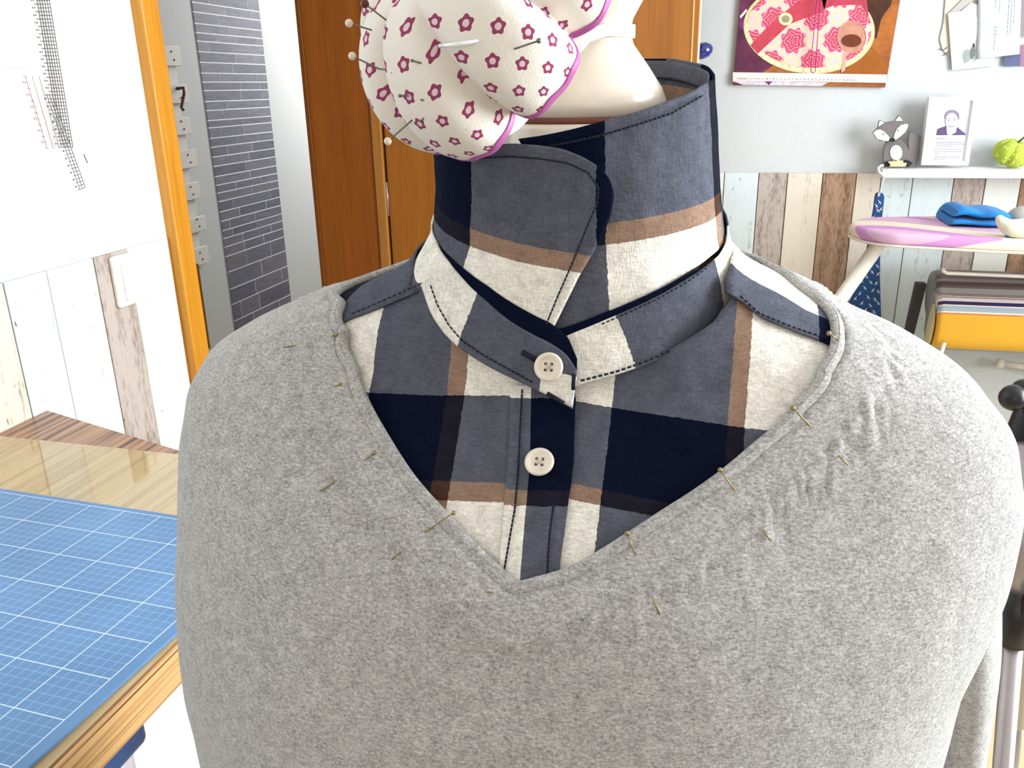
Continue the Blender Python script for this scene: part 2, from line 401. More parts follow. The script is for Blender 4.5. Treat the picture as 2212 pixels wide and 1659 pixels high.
# clear rulers hanging on the left wall
ACR = NT('clear_acrylic').setup(.05, .5); ACR.b.inputs['Alpha'].default_value = .10; ACR.color((.93, .95, .95)); ACR = ACR.m
INK = pm('ruler_print', (96, 84, 84), .6, var=.1); INK2 = pm('ruler_print_rose', (168, 140, 140), .6, var=.1)
def ruler(label, quad, X, nl, nt, ink, numbers, w=.0011, cols=True):
    """quad: pixel corners top-left, top-right, bottom-right, bottom-left on the plane x = X"""
    P = [onx(x, y, X) for x, y in quad]
    def at(u, v): return (P[0]*(1-u)+P[1]*u)*(1-v)+(P[3]*(1-u)+P[2]*u)*v
    t = thing('quilting_ruler', P[3], label, 'ruler', 'clear rulers on the left wall')
    obj('ruler_blade', MB().prism([p for p in P], (-.003, 0, 0)), ACR, t)
    mb = MB()
    def line(a, b, ww=w):
        d = b-a; L = np.linalg.norm(d); d /= L; n = np.cross(d, [1, 0, 0])*ww/2
        mb.prism([a-n, b-n, b+n, a+n], (.0006, 0, 0))
    for i in range(nl+1): line(at(numbers+(1-numbers)*i/nl, 0), at(numbers+(1-numbers)*i/nl, 1))
    for j in range(nt+1): line(at(numbers if j % 2 else numbers*.5, j/nt), at(1 if cols else .35, j/nt))
    if numbers:
        for j in range(1, nt, 2):
            for k2 in range(2): line(at(numbers*.2+.1*k2, (j-.25)/nt), at(numbers*.2+.1*k2, (j+.15)/nt), w*1.6)
    stuff(obj('ruler_print', mb, ink, t))
    return t
ruler('wide clear quilting ruler with dark grid beside white shelf end', [(58, -40), (100, -40), (157, 318), (118, 318)], XL+.012, 5, 46, INK, .35)
ruler('clear ruler with pale tick marks hanging below the white shelf', [(44, 165), (84, 165), (128, 320), (92, 320)], XL+.020, 2, 12, INK2, .25, cols=False)
ruler('narrow clear ruler with numbers, lowest of the hanging rulers', [(92, 205), (112, 205), (184, 405), (164, 412)], XL+.027, 2, 26, INK, .4, w=.0009)
P = [onx(x, y, XL+.014) for x, y in ((150, 255), (163, 262), (190, 330), (212, 400), (190, 408), (170, 350))]
tr = thing('curve_template', P[0], 'faint clear curved template hanging right of the rulers', 'template', None)
obj('template_blade', MB().prism(P, (-.003, 0, 0)), ACR, tr)
stuff(obj('template_print', MB().tube([onx(x, y, XL+.0155) for x, y in ((181, 333), (184, 341), (189, 352))], .0009, 5), INK, tr))

# ------------------------------------------------------------------ work table with cutting mat at the left
TZ = .905
def prism_z(poly, z0, z1): return MB().prism([(x, y, z0) for x, y in poly], (0, 0, z1-z0))
tb = thing('work_table', (-.72, .3, 0), 'zebrano veneered work table along the left wall under the cutting mat', 'table')
xe_ = -.442
tpoly = [(XL+.008, -.5), (xe_-.006, -.5), (xe_, .82), (XL+.008, .995)]
obj('tabletop', prism_z(tpoly, TZ-.034, TZ), ZEBRA, tb)
obj('edge_band', MB().prism([(xe_-.006, -.5, TZ-.036), (xe_, .82, TZ-.036), (xe_, .82, TZ+.0005), (xe_-.006, -.5, TZ+.0005)], (.0025, 0, 0)), ZEDGE, tb)
for x, y in ((-.95, -.42), (-.52, -.42), (-.95, .80), (-.515, .715)):
    obj('leg', MB().box((x-.028, y-.028, 0), (x+.028, y+.028, TZ-.034)), WHITE2, tb, bevel=.004)
tag(obj('table_cover', prism_z([(XL+.012, -.48), (xe_-.008, -.48), (xe_-.003, .80), (xe_-.01, .886), (XL+.012, .892)][:3]+[(xe_-.003, .815), (-.60, .886), (XL+.012, .892)], TZ+.0002, TZ+.0016), SHEET),
    'glossy pale yellow cover sheet on the zebrano table top', 'table cover')
mat = NT('cutting_mat_blue').setup(.45, .35)
uv = mat.n('ShaderNodeUVMap').outputs['UV']; sp = mat.n('ShaderNodeSeparateXYZ'); mat.L(uv, sp.inputs[0])
def gridline(u, period, w):
    fr = mat.math('FRACT', mat.math('ADD', mat.math('DIVIDE', u, period), .5)); d = mat.math('ABSOLUTE', mat.math('SUBTRACT', fr, .5))
    return mat.math('LESS_THAN', d, w/period/2)
mxw = lambda a, b: mat.math('MAXIMUM', a, b)
U, V = sp.outputs[0], sp.outputs[1]
minor = mxw(gridline(U, .0098, .00055), gridline(V, .0098, .00055)); major = mxw(gridline(U, .049, .0011), gridline(V, .049, .0011))
inside = mat.math('MULTIPLY', mat.math('MULTIPLY', mat.math('GREATER_THAN', U, -.0005), mat.math('GREATER_THAN', V, -.0005)), mat.math('LESS_THAN', U, .5305))
nz = mat.noise(mat.coords('Object'), 9, 3)
base = mat.ramp(nz, [(.3, lin((90, 130, 176))), (.7, lin((104, 146, 192)))])
cc = mat.mix(mat.math('MULTIPLY', mat.math('MULTIPLY', minor, inside), .55), base, lin((170, 205, 230)))
cc = mat.mix(mat.math('MULTIPLY', mat.math('MULTIPLY', major, inside), .9), cc, lin((215, 232, 244)))
mat.color(cc)
cnr = np.array([-.4405, .722]); ex = np.array([-.998, .061]); ey = np.array([-.05, -.9987])
mbm = MB(); mw, ml, bd = .52, .95, .012
def mpt(u, v, z): q = cnr+ex*u+ey*v; return (q[0], q[1], z)
quad = [(0, 0), (mw, 0), (mw, ml), (0, ml)]
mbm.add([mpt(u, v, TZ+.0045) for u, v in quad], [(0, 1, 2, 3)], [(u-bd, v-bd*.6) for u, v in quad])
mbm.add([mpt(u, v, TZ+.0018) for u, v in quad]+[mpt(u, v, TZ+.0045) for u, v in quad], [(0, 3, 2, 1)]+[(i, (i+1) % 4, 4+(i+1) % 4, 4+i) for i in range(4)], [(-1, -1)]*8)
tag(obj('cutting_mat', mbm, mat.m), 'blue cutting mat with white grid lines on the table', 'cutting mat')
# storage box under the table
q = onz(300, 1553, .62)
bx, by = q[0]+.010, q[1]
st = thing('storage_box', (bx-.16, by-.28, 0), 'white storage box with dark blue lid under the table edge', 'box')
obj('box_body', MB().box((bx-.31, by-.55, 0), (bx-.012, by-.012, .60)), pm('lilac_white_plastic', (228, 224, 236), .4), st, bevel=.01)
obj('box_lid', MB().box((bx-.322, by-.56, .590), (bx, by, .642)), pm('navy_plastic', (44, 74, 128), .35), st, bevel=.008)

# ------------------------------------------------------------------ back wall: calendar, papers, shelf with ornaments
def flat(mb, pts, Y, th=.0004):
    return mb.prism([ony(x, y, Y) for x, y in pts], (0, th, 0))
def ell(cx, cy, rx, ry, n=40, a0=0, a1=360, tilt=0):
    o = []
    for i in range(n+1 if a1-a0 < 360 else n):
        a = math.radians(a0+(a1-a0)*i/n); x, y = rx*math.cos(a), ry*math.sin(a); t = math.radians(tilt)
        o.append((cx+x*math.cos(t)-y*math.sin(t), cy+x*math.sin(t)+y*math.cos(t)))
    return o
def printed(name, pts, Y, mat_, par): return obj(name, flat(MB(), pts, Y), mat_, par)
CYL = YB-.012
cal = thing('wall_calendar', ony(1750, 187, CYL), 'wall calendar with photo of pink oval cushion and wine glass', 'calendar')
obj('calendar_page', flat(MB(), [(1583, 183), (1912, 189), (1952, -44), (1602, -46)], CYL, .006), wood('photo_brown_table', (120, 62, 18), (184, 104, 30), (9, 9, 14), .3, .3), cal)
y_ = CYL-.0005
printed('photo_print', [(1585, 160), (1640, 162), (1700, 120), (1680, 40), (1660, -40), (1603, -44)], y_, pm('photo_plum', (92, 38, 66), .35, var=.5, scale=22), cal)
printed('photo_print', [(1597, 50), (1640, 2), (1650, 20), (1618, 60), (1600, 62)], y_-.0005, pm('photo_violet', (116, 44, 118), .35, var=.2), cal)
printed('photo_print', [(1598, 35), (1612, 19), (1614, 24), (1600, 40)], y_-.001, WHITE2, cal)
printed('photo_print', [(1870, 60), (1893, 84), (1904, 40), (1925, 10), (1935, -43), (1860, -44), (1868, 20)], y_, pm('photo_dark_brown', (66, 36, 24), .3, var=.6, scale=50), cal)
printed('photo_print', [(1840, 115), (1871, 90), (1921, 140), (1917, 160), (1825, 158)], y_-.0002, pm('photo_tan_wood', (150, 84, 24), .35, var=.15), cal)
lace = [(1607+0, 80)]
lace = ell(1748, 62, 142, 97, 60, tilt=4)
printed('photo_print', lace, y_-.0007, pm('photo_lace', (206, 198, 146), .5, var=.22, scale=160), cal)
mbl = MB()
for i in range(24):
    a = math.radians(20+i*7.2); x, y = 1748+132*math.cos(a), 62+90*math.sin(a)
    flat(mbl, ell(x, y, 6.5, 5, 10), y_-.0011)
stuff(obj('photo_lace_print', mbl, pm('photo_lace_light', (226, 220, 178), .5), cal))
CU = NT('photo_damask_pink').setup(.45, .3)
v = CU.coords('World', (1, 1, 1)); sx = CU.n('ShaderNodeSeparateXYZ'); CU.L(v, sx.inputs[0])
X_, Z_ = sx.outputs[0], sx.outputs[2]
def wave(t, e, k, ph=0): return t.math('SINE', t.math('ADD', t.math('MULTIPLY', e, k), ph))
fine = CU.noise(v, 120, 3, .6); PM_ = .111
def medallion(ph):
    wob = CU.math('MULTIPLY', CU.math('SUBTRACT', fine, .5), .08)
    x = CU.math('SUBTRACT', CU.math('FRACT', CU.math('ADD', CU.math('ADD', CU.math('DIVIDE', X_, PM_), ph+.18), wob)), .5)
    y = CU.math('SUBTRACT', CU.math('FRACT', CU.math('ADD', CU.math('SUBTRACT', CU.math('DIVIDE', Z_, PM_), wob), ph+.32)), .5)
    r = CU.math('SQRT', CU.math('ADD', CU.math('MULTIPLY', x, x), CU.math('MULTIPLY', y, y))); an = CU.math('ARCTAN2', y, x)
    edge = CU.math('ADD', r, CU.math('MULTIPLY', CU.math('COSINE', CU.math('MULTIPLY', an, 8.0)), .030))
    sw = CU.math('SINE', CU.math('ADD', CU.math('MULTIPLY', r, 75.0), CU.math('MULTIPLY', CU.math('COSINE', CU.math('MULTIPLY', an, 5.0)), 2.2)))
    return edge, sw
ea, sa = medallion(0.0); eb, sb2 = medallion(.5)
edge_ = CU.math('MINIMUM', ea, eb); swl = CU.math('MAXIMUM', CU.math('MULTIPLY', CU.math('LESS_THAN', ea, .275), CU.math('GREATER_THAN', sa, .62)), CU.math('MULTIPLY', CU.math('LESS_THAN', eb, .275), CU.math('GREATER_THAN', sb2, .62)))
base_ = CU.ramp(edge_, [(0, lin((186, 56, 84))), (.16, lin((196, 62, 92))), (.275, lin((200, 72, 100))), (.285, lin((226, 180, 182))), (.335, lin((228, 196, 192))), (.355, lin((206, 190, 152))), (.40, lin((222, 208, 172))), (.425, lin((206, 188, 150))), (.44, lin((228, 190, 190)))])
CU.color(CU.mix(CU.math('MULTIPLY', swl, .75), base_, lin((232, 164, 172))))
printed('photo_print', ell(1749, 58, 134, 88, 60, tilt=4), y_-.0013, CU.m, cal)
RIB = pm('photo_red_ribbon', (186, 62, 78), .45, var=.15, scale=60)
printed('photo_print', [(1621, 98), (1637, 116), (1706, 52), (1780, 24), (1790, -20), (1760, -22), (1700, 22), (1650, 66)], y_-.0017, RIB, cal)
printed('photo_print', [(1780, 20), (1800, 12), (1860, 10), (1877, 38), (1872, 0), (1850, -22), (1770, -24)], y_-.0017, pm('photo_red_ribbon_soft', (176, 58, 80), .45, var=.25), cal)
printed('photo_print', ell(1697, 41, 15, 14, 24), y_-.0021, pm('photo_knot_cream', (222, 206, 160), .4), cal)
printed('photo_print', ell(1697, 41, 9, 8, 20), y_-.0025, pm('photo_knot_grey', (150, 140, 112), .4, var=.4, scale=300), cal)
printed('photo_print', ell(1840, 80, 31, 34, 36), y_-.0017, pm('photo_glass', (186, 128, 108), .2, var=.2, scale=60, coat=.5), cal)
printed('photo_print', ell(1839, 88, 22, 14, 30), y_-.0021, pm('photo_wine', (104, 46, 26), .2, var=.2), cal)
mbg = MB(); mbg.tube([ony(x, y, y_-.0022) for x, y in ell(1840, 80, 31, 34, 36)], .0009, 5, closed=True)
mbg.tube([ony(x, y, y_-.0022) for x, y in ell(1839, 80, 24, 9, 20, 180, 360)], .0008, 5)
stuff(obj('photo_glass_print', mbg, pm('photo_glass_line', (212, 160, 140), .3), cal))
printed('photo_print', [(1828, 112), (1826, 152), (1817, 157), (1821, 113)], y_-.0017, pm('photo_glass_stem', (196, 160, 136), .3), cal)
printed('calendar_strip', [(1583, 156), (1916, 161), (1914, 179), (1583, 174)], y_-.0024, pm('date_strip', (222, 212, 206), .4, var=.04), cal)
printed('photo_print', [(1583, 174), (1790, 178), (1774, 186), (1584, 183)], y_-.0022, pm('photo_lilac', (206, 190, 204), .4, var=.25, scale=90), cal)
printed('photo_print', [(1652, 176), (1668, 176), (1661, 184)], y_-.0026, pm('photo_violet2', (112, 40, 100), .4), cal)
printed('photo_print', [(1583, 176), (1597, 180), (1605, 184), (1584, 184)], y_-.0026, pm('photo_maroon', (96, 40, 44), .4), cal)
def text_obj(name, s, loc, size, mat_, parent, ax=(1, 0, 0), upv=(0, 0, 1)):
    c = bpy.data.curves.new(name, 'FONT'); c.body = s; c.size = size; c.align_x = 'LEFT'; c.resolution_u = 2
    o = bpy.data.objects.new(name, c); COL.objects.link(o)
    me = bpy.data.meshes.new_from_object(o.evaluated_get(bpy.context.evaluated_depsgraph_get()))
    COL.objects.unlink(o); bpy.data.objects.remove(o)
    ax, upv = np.array(ax, float), np.array(upv, float); ax /= np.linalg.norm(ax); upv -= ax*(upv@ax); upv /= np.linalg.norm(upv)
    co = np.zeros(len(me.vertices)*3); me.vertices.foreach_get('co', co); co = co.reshape(-1, 3)
    mb = MB(); mb.add([np.array(loc)+ax*x+upv*y for x, y, z in co], [tuple(p.vertices) for p in me.polygons])
    bpy.data.meshes.remove(me)
    return obj(name, mb, mat_, parent)
INKF = pm('calendar_ink', (132, 124, 120), .6)
p0, p1 = ony(1592, 171, y_-.0030), ony(1908, 176, y_-.0030)
text_obj('date_print', 'Dezember  1  2  3  4  5  6  7  8  9  10  11  12  13  14  15  16  17  18  19  20  21  22  23  24  25  26  27  28  29  30  31', p0, .0066, INKF, cal, p1-p0)
cord = [(1766, -10), (1762, 20), (1757, 80), (1751, 148), (1753, 156), (1757, 157.5), (1761, 154), (1762, 142), (1766, 80), (1770, 20), (1772, -10)]
tag(obj('cord_loop', MB().tube([ony(x, y, CYL-.02) for x, y in cord], .0012, 6), pm('magenta_cord', (150, 22, 104), .5), smooth=True), 'thin magenta cord loop hanging in front of the calendar photo', 'cord')

# knob behind the door edge
kx = ony(1519, 108, YB-.12)
kn = thing('wall_hook', (kx[0], YB, kx[2]), 'dark blue plastic hook knob peeking out behind the door edge', 'hook')
obj('hook_head', MB().lathe(ony(1492, 118, YB-.10), ony(1538, 103, YB-.10)-ony(1492, 118, YB-.10), [(0, .012), (.012, .019), (.03, .0215), (.046, .019), (.057, .010), (.06, .002)], 24), pm('cobalt_plastic', (26, 28, 112), .2, .6, coat=.6), kn, smooth=True)
obj('hook_stem', MB().tube([ony(1494, 118, YB-.10), ony(1494, 120, YB)], .008, 10), pm('cobalt_plastic_stem', (30, 34, 110), .3), kn, smooth=True)

# pinned papers at the upper right
PY = YB-.004
def paper(name, pts, Y, col, label, cat, curl=0, group=None):
    root = thing(name, ony(*pts[0], Y), label, cat, group)
    obj('sheet', flat(MB(), pts, Y, .0008), pm(name+'_paper', col, .7, var=.03), root); return root
k1 = paper('kraft_tag', [(2044, -20), (2110, -20), (2112, 110), (2052, 122), (2036, 108), (2030, 84), (2038, 50)], PY, (206, 194, 178), 'beige paper tag with pencil marks pinned behind the mint card', 'paper tag')
stuff(obj('pencil_marks', MB().tube([ony(x, y, PY-.0012) for x, y in ((2028, 105), (2033, 108), (2040, 107), (2046, 102))], .0009, 5).tube([ony(x, y, PY-.0012) for x, y in ((2037, 120), (2044, 116), (2050, 112))], .0011, 5), pm('pencil', (74, 62, 58), .6), k1))
k2 = paper('grey_card', [(2048, 29), (2056, 22), (2090, -12), (2114, -12), (2090, 12), (2070, 26)], PY-.004, (176, 172, 166), 'grey folded card strip above the mint elephant card', 'card')
k3 = paper('mint_card', [(2048, 29), (2076, 24), (2097, 6), (2112, 10), (2148, 100), (2150, 141), (2057, 152)], PY-.007, (214, 228, 222), 'pale mint card with a grey elephant and white oval', 'card')
printed('card_print', ell(2094, 60, 27, 30, 30), PY-.0078, pm('oval_white', (244, 244, 238), .7), k3)
printed('card_print', [(2080, 60), (2092, 56), (2104, 52), (2103, 58), (2090, 61), (2081, 63)], PY-.0086, pm('faint_caption', (222, 224, 214), .7), k3)
printed('card_print', ell(2089, 120, 9, 14, 24)+[], PY-.0079, pm('elephant_grey', (150, 158, 156), .7), k3)
printed('card_print', [(2081, 120), (2097, 120), (2096, 128), (2091, 131), (2087, 137), (2083, 135)], PY-.0082, pm('elephant_grey2', (152, 160, 158), .7), k3)
printed('card_print', ell(2101, 114, 5.5, 14, 20, tilt=8), PY-.0084, pm('elephant_dark', (112, 114, 108), .7, var=.3, scale=200), k3)
printed('card_print', ell(2106, 129, 3, 4, 12), PY-.0084, pm('elephant_foot', (160, 168, 166), .7), k3)
printed('card_print', [(2101, 97), (2105, 92), (2106, 102), (2103, 103)], PY-.0087, pm('elephant_eye', (74, 62, 58), .7), k3)
k4 = thing('letter', ony(2112, 0, PY-.012), 'white letter with lines of grey print at the upper right', 'letter')
rowsL = [[ony(x+(2112+(2207-2112)*s-x)*1.0, y0+(y1-y0)*s, PY-.012-.006*math.sin(s*3.1)) for s in np.linspace(0, 1, 8)] for x, y0, y1 in ((2112, -30, -34), (2112, 40, 36), (2108, 90, 78))]
G = []
for tt in np.linspace(0, 1, 8):
    ya = -30+tt*158; yb = -34+tt*151; xa = 2113-9*max(0, tt-.55); xb = 2207-5*tt
    G.append([ony(xa+(xb-xa)*s, ya+(yb-ya)*s, PY-.011-.010*math.sin(s*math.pi)*(.4+.6*tt)) for s in np.linspace(0, 1, 10)])
obj('sheet', MB().grid(G), pm('letter_paper', (220, 226, 228), .7, var=.02), k4, smooth=True, solid=(.0008, -1))
mbp = MB()
for x, a, b in ((2151, 0, 16), (2160, 0, 28), (2153, 55, 110), (2157, 55, 80), (2180, 0, 77), (2186, 0, 76), (2192, 0, 52), (2117, 68, 96)):
    y = a
    while y < b:
        e = min(b, y+random.uniform(4, 9)); flat(mbp, [(x-.9-.06*y, y), (x+.9-.06*y, y), (x+.9-.06*e, e), (x-.9-.06*e, e)], PY-.0245); y = e+1.6
stuff(obj('letter_print', mbp, pm('letter_ink', (124, 130, 138), .7), k4))
k5 = paper('blue_snapshot', [(2170, 121), (2205, 117), (2203, 143), (2167, 143)], PY-.006, (86, 92, 124), 'small dark blue snapshot under the bottom edge of the letter', 'photo')
k6 = paper('rose_snapshot', [(2200, 100), (2240, 90), (2240, 143), (2202, 143)], PY-.002, (150, 110, 130), 'small mauve snapshot at the right beside the letter', 'photo')
k7 = paper('grey_snapshot', [(2203, -30), (2250, -30), (2250, 76), (2204, 78)], PY-.008, (140, 130, 134), 'grey brown snapshot right of the letter at the frame edge', 'photo')

# floating shelf
SY = YB-.11
pl, pb = ony(1907, 366, SY), ony(1907, 384, SY)
STOP, SX0 = pl[2], pl[0]
sh = obj('ledge_shelf', MB().box((SX0, SY, pb[2]), (XR-.1, YB, STOP)), WHITE2, bevel=.0015)
tag(sh, 'long white floating shelf above the plank cladding', 'shelf')
# fox ornament (plywood cut-outs)
FY = SY+.045
fx = thing('fox_ornament', (ony(1940, 358, FY)[0], FY, STOP), 'grey and white wooden fox cut-out standing on the white shelf', 'ornament')
FOXG = pm('fox_grey', (112, 106, 104), .7, var=.08); FOXW = pm('fox_white', (232, 234, 236), .6, var=.02); FOXD = pm('fox_black', (34, 26, 34), .5)
def fp(cx, cy): return (1860+cx/6.284, 190+cy/6.284)
def cut(name, pts, Y, th, m, par): return obj(name, MB().prism([ony(*fp(*q), Y) for q in pts], (0, th, 0)), m, par, bevel=.0006, segs=1)
body = [(310, 1070), (300, 960), (310, 820), (350, 720), (540, 690), (600, 760), (650, 840), (670, 960), (680, 1070)]
cut('body', body, FY, .012, FOXG, fx)
cut('tail', [(630, 1070), (650, 900), (640, 720), (650, 620), (690, 585), (700, 610), (722, 600), (730, 625), (760, 610), (765, 635), (790, 625), (795, 655), (815, 655), (800, 760), (790, 900), (760, 1070)], FY+.006, .010, FOXG, fx)
head = [(160, 610), (205, 560), (240, 530), (330, 470), (420, 450), (500, 452), (570, 455), (640, 490), (642, 530), (600, 610), (530, 670), (460, 715), (390, 728), (280, 722), (210, 690)]
cut('head', head, FY-.012, .011, FOXG, fx)
cut('ear', [(222, 545), (238, 450), (262, 432), (335, 470), (300, 500)], FY-.009, .007, FOXG, fx)
cut('ear', [(445, 455), (505, 370), (525, 368), (562, 415), (572, 460)], FY-.009, .007, FOXG, fx)
cut('inner_ear', [(232, 530), (246, 458), (264, 444), (318, 474), (270, 505)], FY-.0105, .002, FOXW, fx)
cut('inner_ear', [(460, 448), (508, 388), (522, 386), (552, 425), (562, 448)], FY-.0105, .002, FOXW, fx)
cut('cheek', [(165, 612), (205, 572), (260, 566), (310, 590), (360, 640), (398, 690), (385, 722), (300, 718), (215, 688)], FY-.0145, .0026, FOXW, fx)
cut('cheek', [(440, 690), (455, 620), (490, 550), (540, 505), (600, 488), (640, 495), (636, 530), (600, 600), (530, 662), (468, 708)], FY-.0145, .0026, FOXW, fx)
cut('nose', ell(425, 706, 40, 27, 16), FY-.018, .006, FOXD, fx)
for q in ((303, 624), (505, 580)): cut('eye', ell(*q, 10, 9, 10), FY-.016, .002, FOXD, fx)
cut('belly', ell(476, 880, 84, 104, 24), FY-.0022, .0024, FOXW, fx)
LEAF = pm('wood_leaf', (226, 190, 140), .6)
cut('leaf', [(385, 1068), (400, 1040), (360, 1000), (420, 1000), (450, 985), (475, 1000), (515, 960), (530, 990), (575, 985), (570, 1015), (625, 1020), (600, 1068)], FY-.014, .006, LEAF, fx)
cut('paw', [(310, 1068), (330, 1010), (380, 990), (410, 1040), (400, 1068)], FY-.006, .008, FOXD, fx)
cut('paw', [(570, 1068), (575, 1000), (600, 975), (660, 990), (705, 1022), (650, 1068)], FY-.006, .008, FOXD, fx)
# portrait frame
GY = SY+.035
def gp(x, y): return ony(x, y, GY)
A, B_, C_, D_ = gp(2008, 210), gp(2114, 208), gp(2092, 357), gp(1990, 356.5)
pf = thing('photo_frame', ((C_[0]+D_[0])/2, GY, STOP), 'white picture frame with portrait of smiling man on the shelf', 'picture frame')
def lp(u, v): return (A*(1-u)+B_*u)*(1-v)+(D_*(1-u)+C_*u)*v
def quadp(u0, v0, u1, v1): return [lp(u0, v0), lp(u1, v0), lp(u1, v1), lp(u0, v1)]
mbf = MB()
for q in (quadp(0, 0, 1, .06), quadp(0, .94, 1, 1), quadp(0, .06, .09, .94), quadp(.91, .06, 1, .94)): mbf.prism(q, (0, .034, 0))
obj('frame_border', mbf, WHITE2, pf)
obj('mat_board', MB().prism([p+np.array([0, .008, 0]) for p in quadp(.09, .06, .91, .94)], (0, .004, 0)), pm('mat_white', (240, 239, 242), .7, var=.01), pf)
def pr(name, pts, lay, m): return obj(name, MB().prism([lp(u, v)+np.array([0, .0078-.0005*lay, 0]) for u, v in pts], (0, .0004, 0)), m, pf)
def fuv(cx, cy):   # coordinates of the close-up crop -> frame plane
    x, y = fp(cx, cy); q = ony(x, y, GY); e1, e2 = B_-A, D_-A; M = np.array([[e1[0], e2[0]], [e1[2], e2[2]]]); s = np.linalg.solve(M, np.array([q[0]-A[0], q[2]-A[2]])); return tuple(s)
fr = lambda L: [fuv(*q) for q in L]
pr('photo_print', fr([(1065, 298), (1460, 298), (1435, 640), (1028, 645)]), 0, pm('portrait_ground', (206, 202, 218), .5, var=.04))
pr('photo_print', fr([(1028, 645), (1045, 560), (1090, 540), (1160, 520), (1200, 600), (1290, 610), (1320, 530), (1370, 575), (1415, 610), (1435, 640)]), 1, pm('portrait_jacket', (92, 72, 108), .5, var=.15, scale=200))
pr('photo_print', fr([(1165, 520), (1310, 525), (1300, 600), (1235, 640), (1180, 638)]), 2, pm('portrait_shirt', (214, 202, 208), .5))
pr('photo_print', fr(ell(1245, 390, 100, 95, 26)), 3, pm('portrait_hair', (136, 122, 140), .5, var=.2, scale=300))
pr('photo_print', fr(ell(1240, 455, 86, 118, 26)), 4, pm('portrait_face', (216, 204, 210), .5, var=.05))
FEAT = pm('portrait_features', (140, 122, 140), .5)
for e in (ell(1195, 440, 20, 5, 10), ell(1278, 436, 20, 5, 10), ell(1192, 418, 24, 4, 10), ell(1280, 414, 24, 4, 10)): pr('photo_print', fr(e), 5, FEAT)
pr('photo_print', fr([(1232, 440), (1246, 440), (1254, 478), (1228, 480)]), 5, pm('portrait_nose', (190, 174, 186), .5))
pr('photo_print', fr(ell(1234, 518, 40, 13, 14)), 5, FEAT); pr('photo_print', fr(ell(1234, 514, 30, 6, 12)), 6, FOXW)
mbt = MB()
def tline(cx0, cx1, cy, h=7):
    x = cx0
    while x < cx1:
        e = min(cx1, x+random.uniform(14, 46)); mbt.prism([lp(*fuv(a, b))+np.array([0, .0070, 0]) for a, b in ((x, cy), (e, cy-.015*(e-x)), (e, cy+h), (x, cy+h))], (0, .0004, 0)); x = e+7
tline(1028, 1150, 684, 9)
for cy, e in ((735, 1385), (758, 1410), (784, 1245)): tline(1022, e, cy)
for cy, e in ((832, 1385), (860, 1385), (888, 1070)): tline(1005, e, cy)
for cy, e in ((936, 1355), (964, 1160)): tline(995, e, cy)
stuff(obj('letter_print', mbt, pm('portrait_text_ink', (116, 108, 134), .6), pf))
# pale apple pincushion at the right end of what is seen
gc = ony(2186, 331, SY+.05)
ap = thing('fabric_apple', (gc[0], gc[1], STOP), 'green dotted fabric apple on the white shelf', 'ornament')
GR = NT('green_dot_fabric').setup(.9, .1)
vo = GR.n('ShaderNodeTexVoronoi'); vo.inputs['Scale'].default_value = 120; GR.L(GR.coords('Object'), vo.inputs['Vector'])
GR.color(GR.mix(GR.math('LESS_THAN', vo.outputs['Distance'], .30), lin((168, 182, 66)), lin((216, 224, 150)))); GR.bump(GR.noise(GR.coords('Object'), 700), .3, .0004)
def pumpkin(center, ax, a, b, n, phase, k=.16, nu=96, nv=40, lo=0.0, hi=math.pi, uvscale=1.0, e1=None, power=1.0, top=.18):
    ax = np.array(ax, float); ax /= np.linalg.norm(ax)
    if e1 is None: e1 = np.cross(ax, [0.3, .2, 1.0])
    e1 = np.array(e1, float); e1 -= ax*(e1@ax); e1 /= np.linalg.norm(e1); e2 = np.cross(ax, e1)
    P = np.zeros((nu+1, nv+1, 3)); UV = np.zeros((nu+1, nv+1, 2))
    for i in range(nu+1):
        be = 2*math.pi*i/nu
        cre = (1-abs(math.sin(n*(be-phase)/2)))**2.2
        for j in range(nv+1):
            al = lo+(hi-lo)*j/nv; s = math.sin(al)
            fct = 1-k*cre*min(1, s*1.6)
            R = a*(abs(s)**power)*fct
            z = b*math.cos(al)*(1-k*.5*cre*s)-b*top*math.exp(-(al/.33)**2)+b*top*math.exp(-((math.pi-al)/.33)**2)
            P[i, j] = center+ax*z+R*(math.cos(be)*e1+math.sin(be)*e2)
            rho = a*al*.92*uvscale; UV[i, j] = (rho*math.cos(be), rho*math.sin(be))
    return P, UV, e1, e2
P, UV, _, _ = pumpkin(gc, (.25, -.25, .9), .046, .036, 6, .3, .18, 60, 24)
obj('apple_body', MB().grid(P, UV), GR.m, ap, smooth=True)
tp = gc+np.array([.25, -.25, .9])/np.linalg.norm([.25, -.25, .9])*.030
obj('stem', MB().tube([tp, tp+np.array([.012, -.01, .016]), tp+np.array([.022, -.012, .022])], [.003, .0026, .002], 8), pm('green_stem', (110, 112, 52), .7), ap, smooth=True)
# white clip ring on the shelf end with string and blue sleeve board cover
rg = [ony(x, y, SY-.004) for x, y in ((1909, 357), (1902, 358), (1897, 363), (1899, 371), (1906, 377), (1912, 380))]
tag(obj('cup_hook', MB().tube(rg, .003, 8), WHITE2, smooth=True), 'small white hook on the left end of the white shelf', 'hook')
tag(obj('string', MB().tube([ony(x, y, SY-.004) for x, y in ((1911, 380), (1909, 388), (1904, 405), (1899, 424), (1896, 424), (1898, 416))], .0013, 6), pm('white_string', (226, 222, 214), .8), smooth=True), 'white string hanging from the shelf end hook', 'string')
NAVYF = fabric('navy_bird_cotton', (44, 76, 124), var=.12)
HY = SY-.002
hang = [(1890, 424), (1893, 417), (1900, 415), (1908, 418), (1911, 426), (1909, 445), (1905, 480), (1902, 540), (1901, 600), (1903, 660), (1906, 745), (1790, 745), (1815, 690), (1842, 640), (1862, 585), (1874, 530), (1880, 490), (1887, 450)]
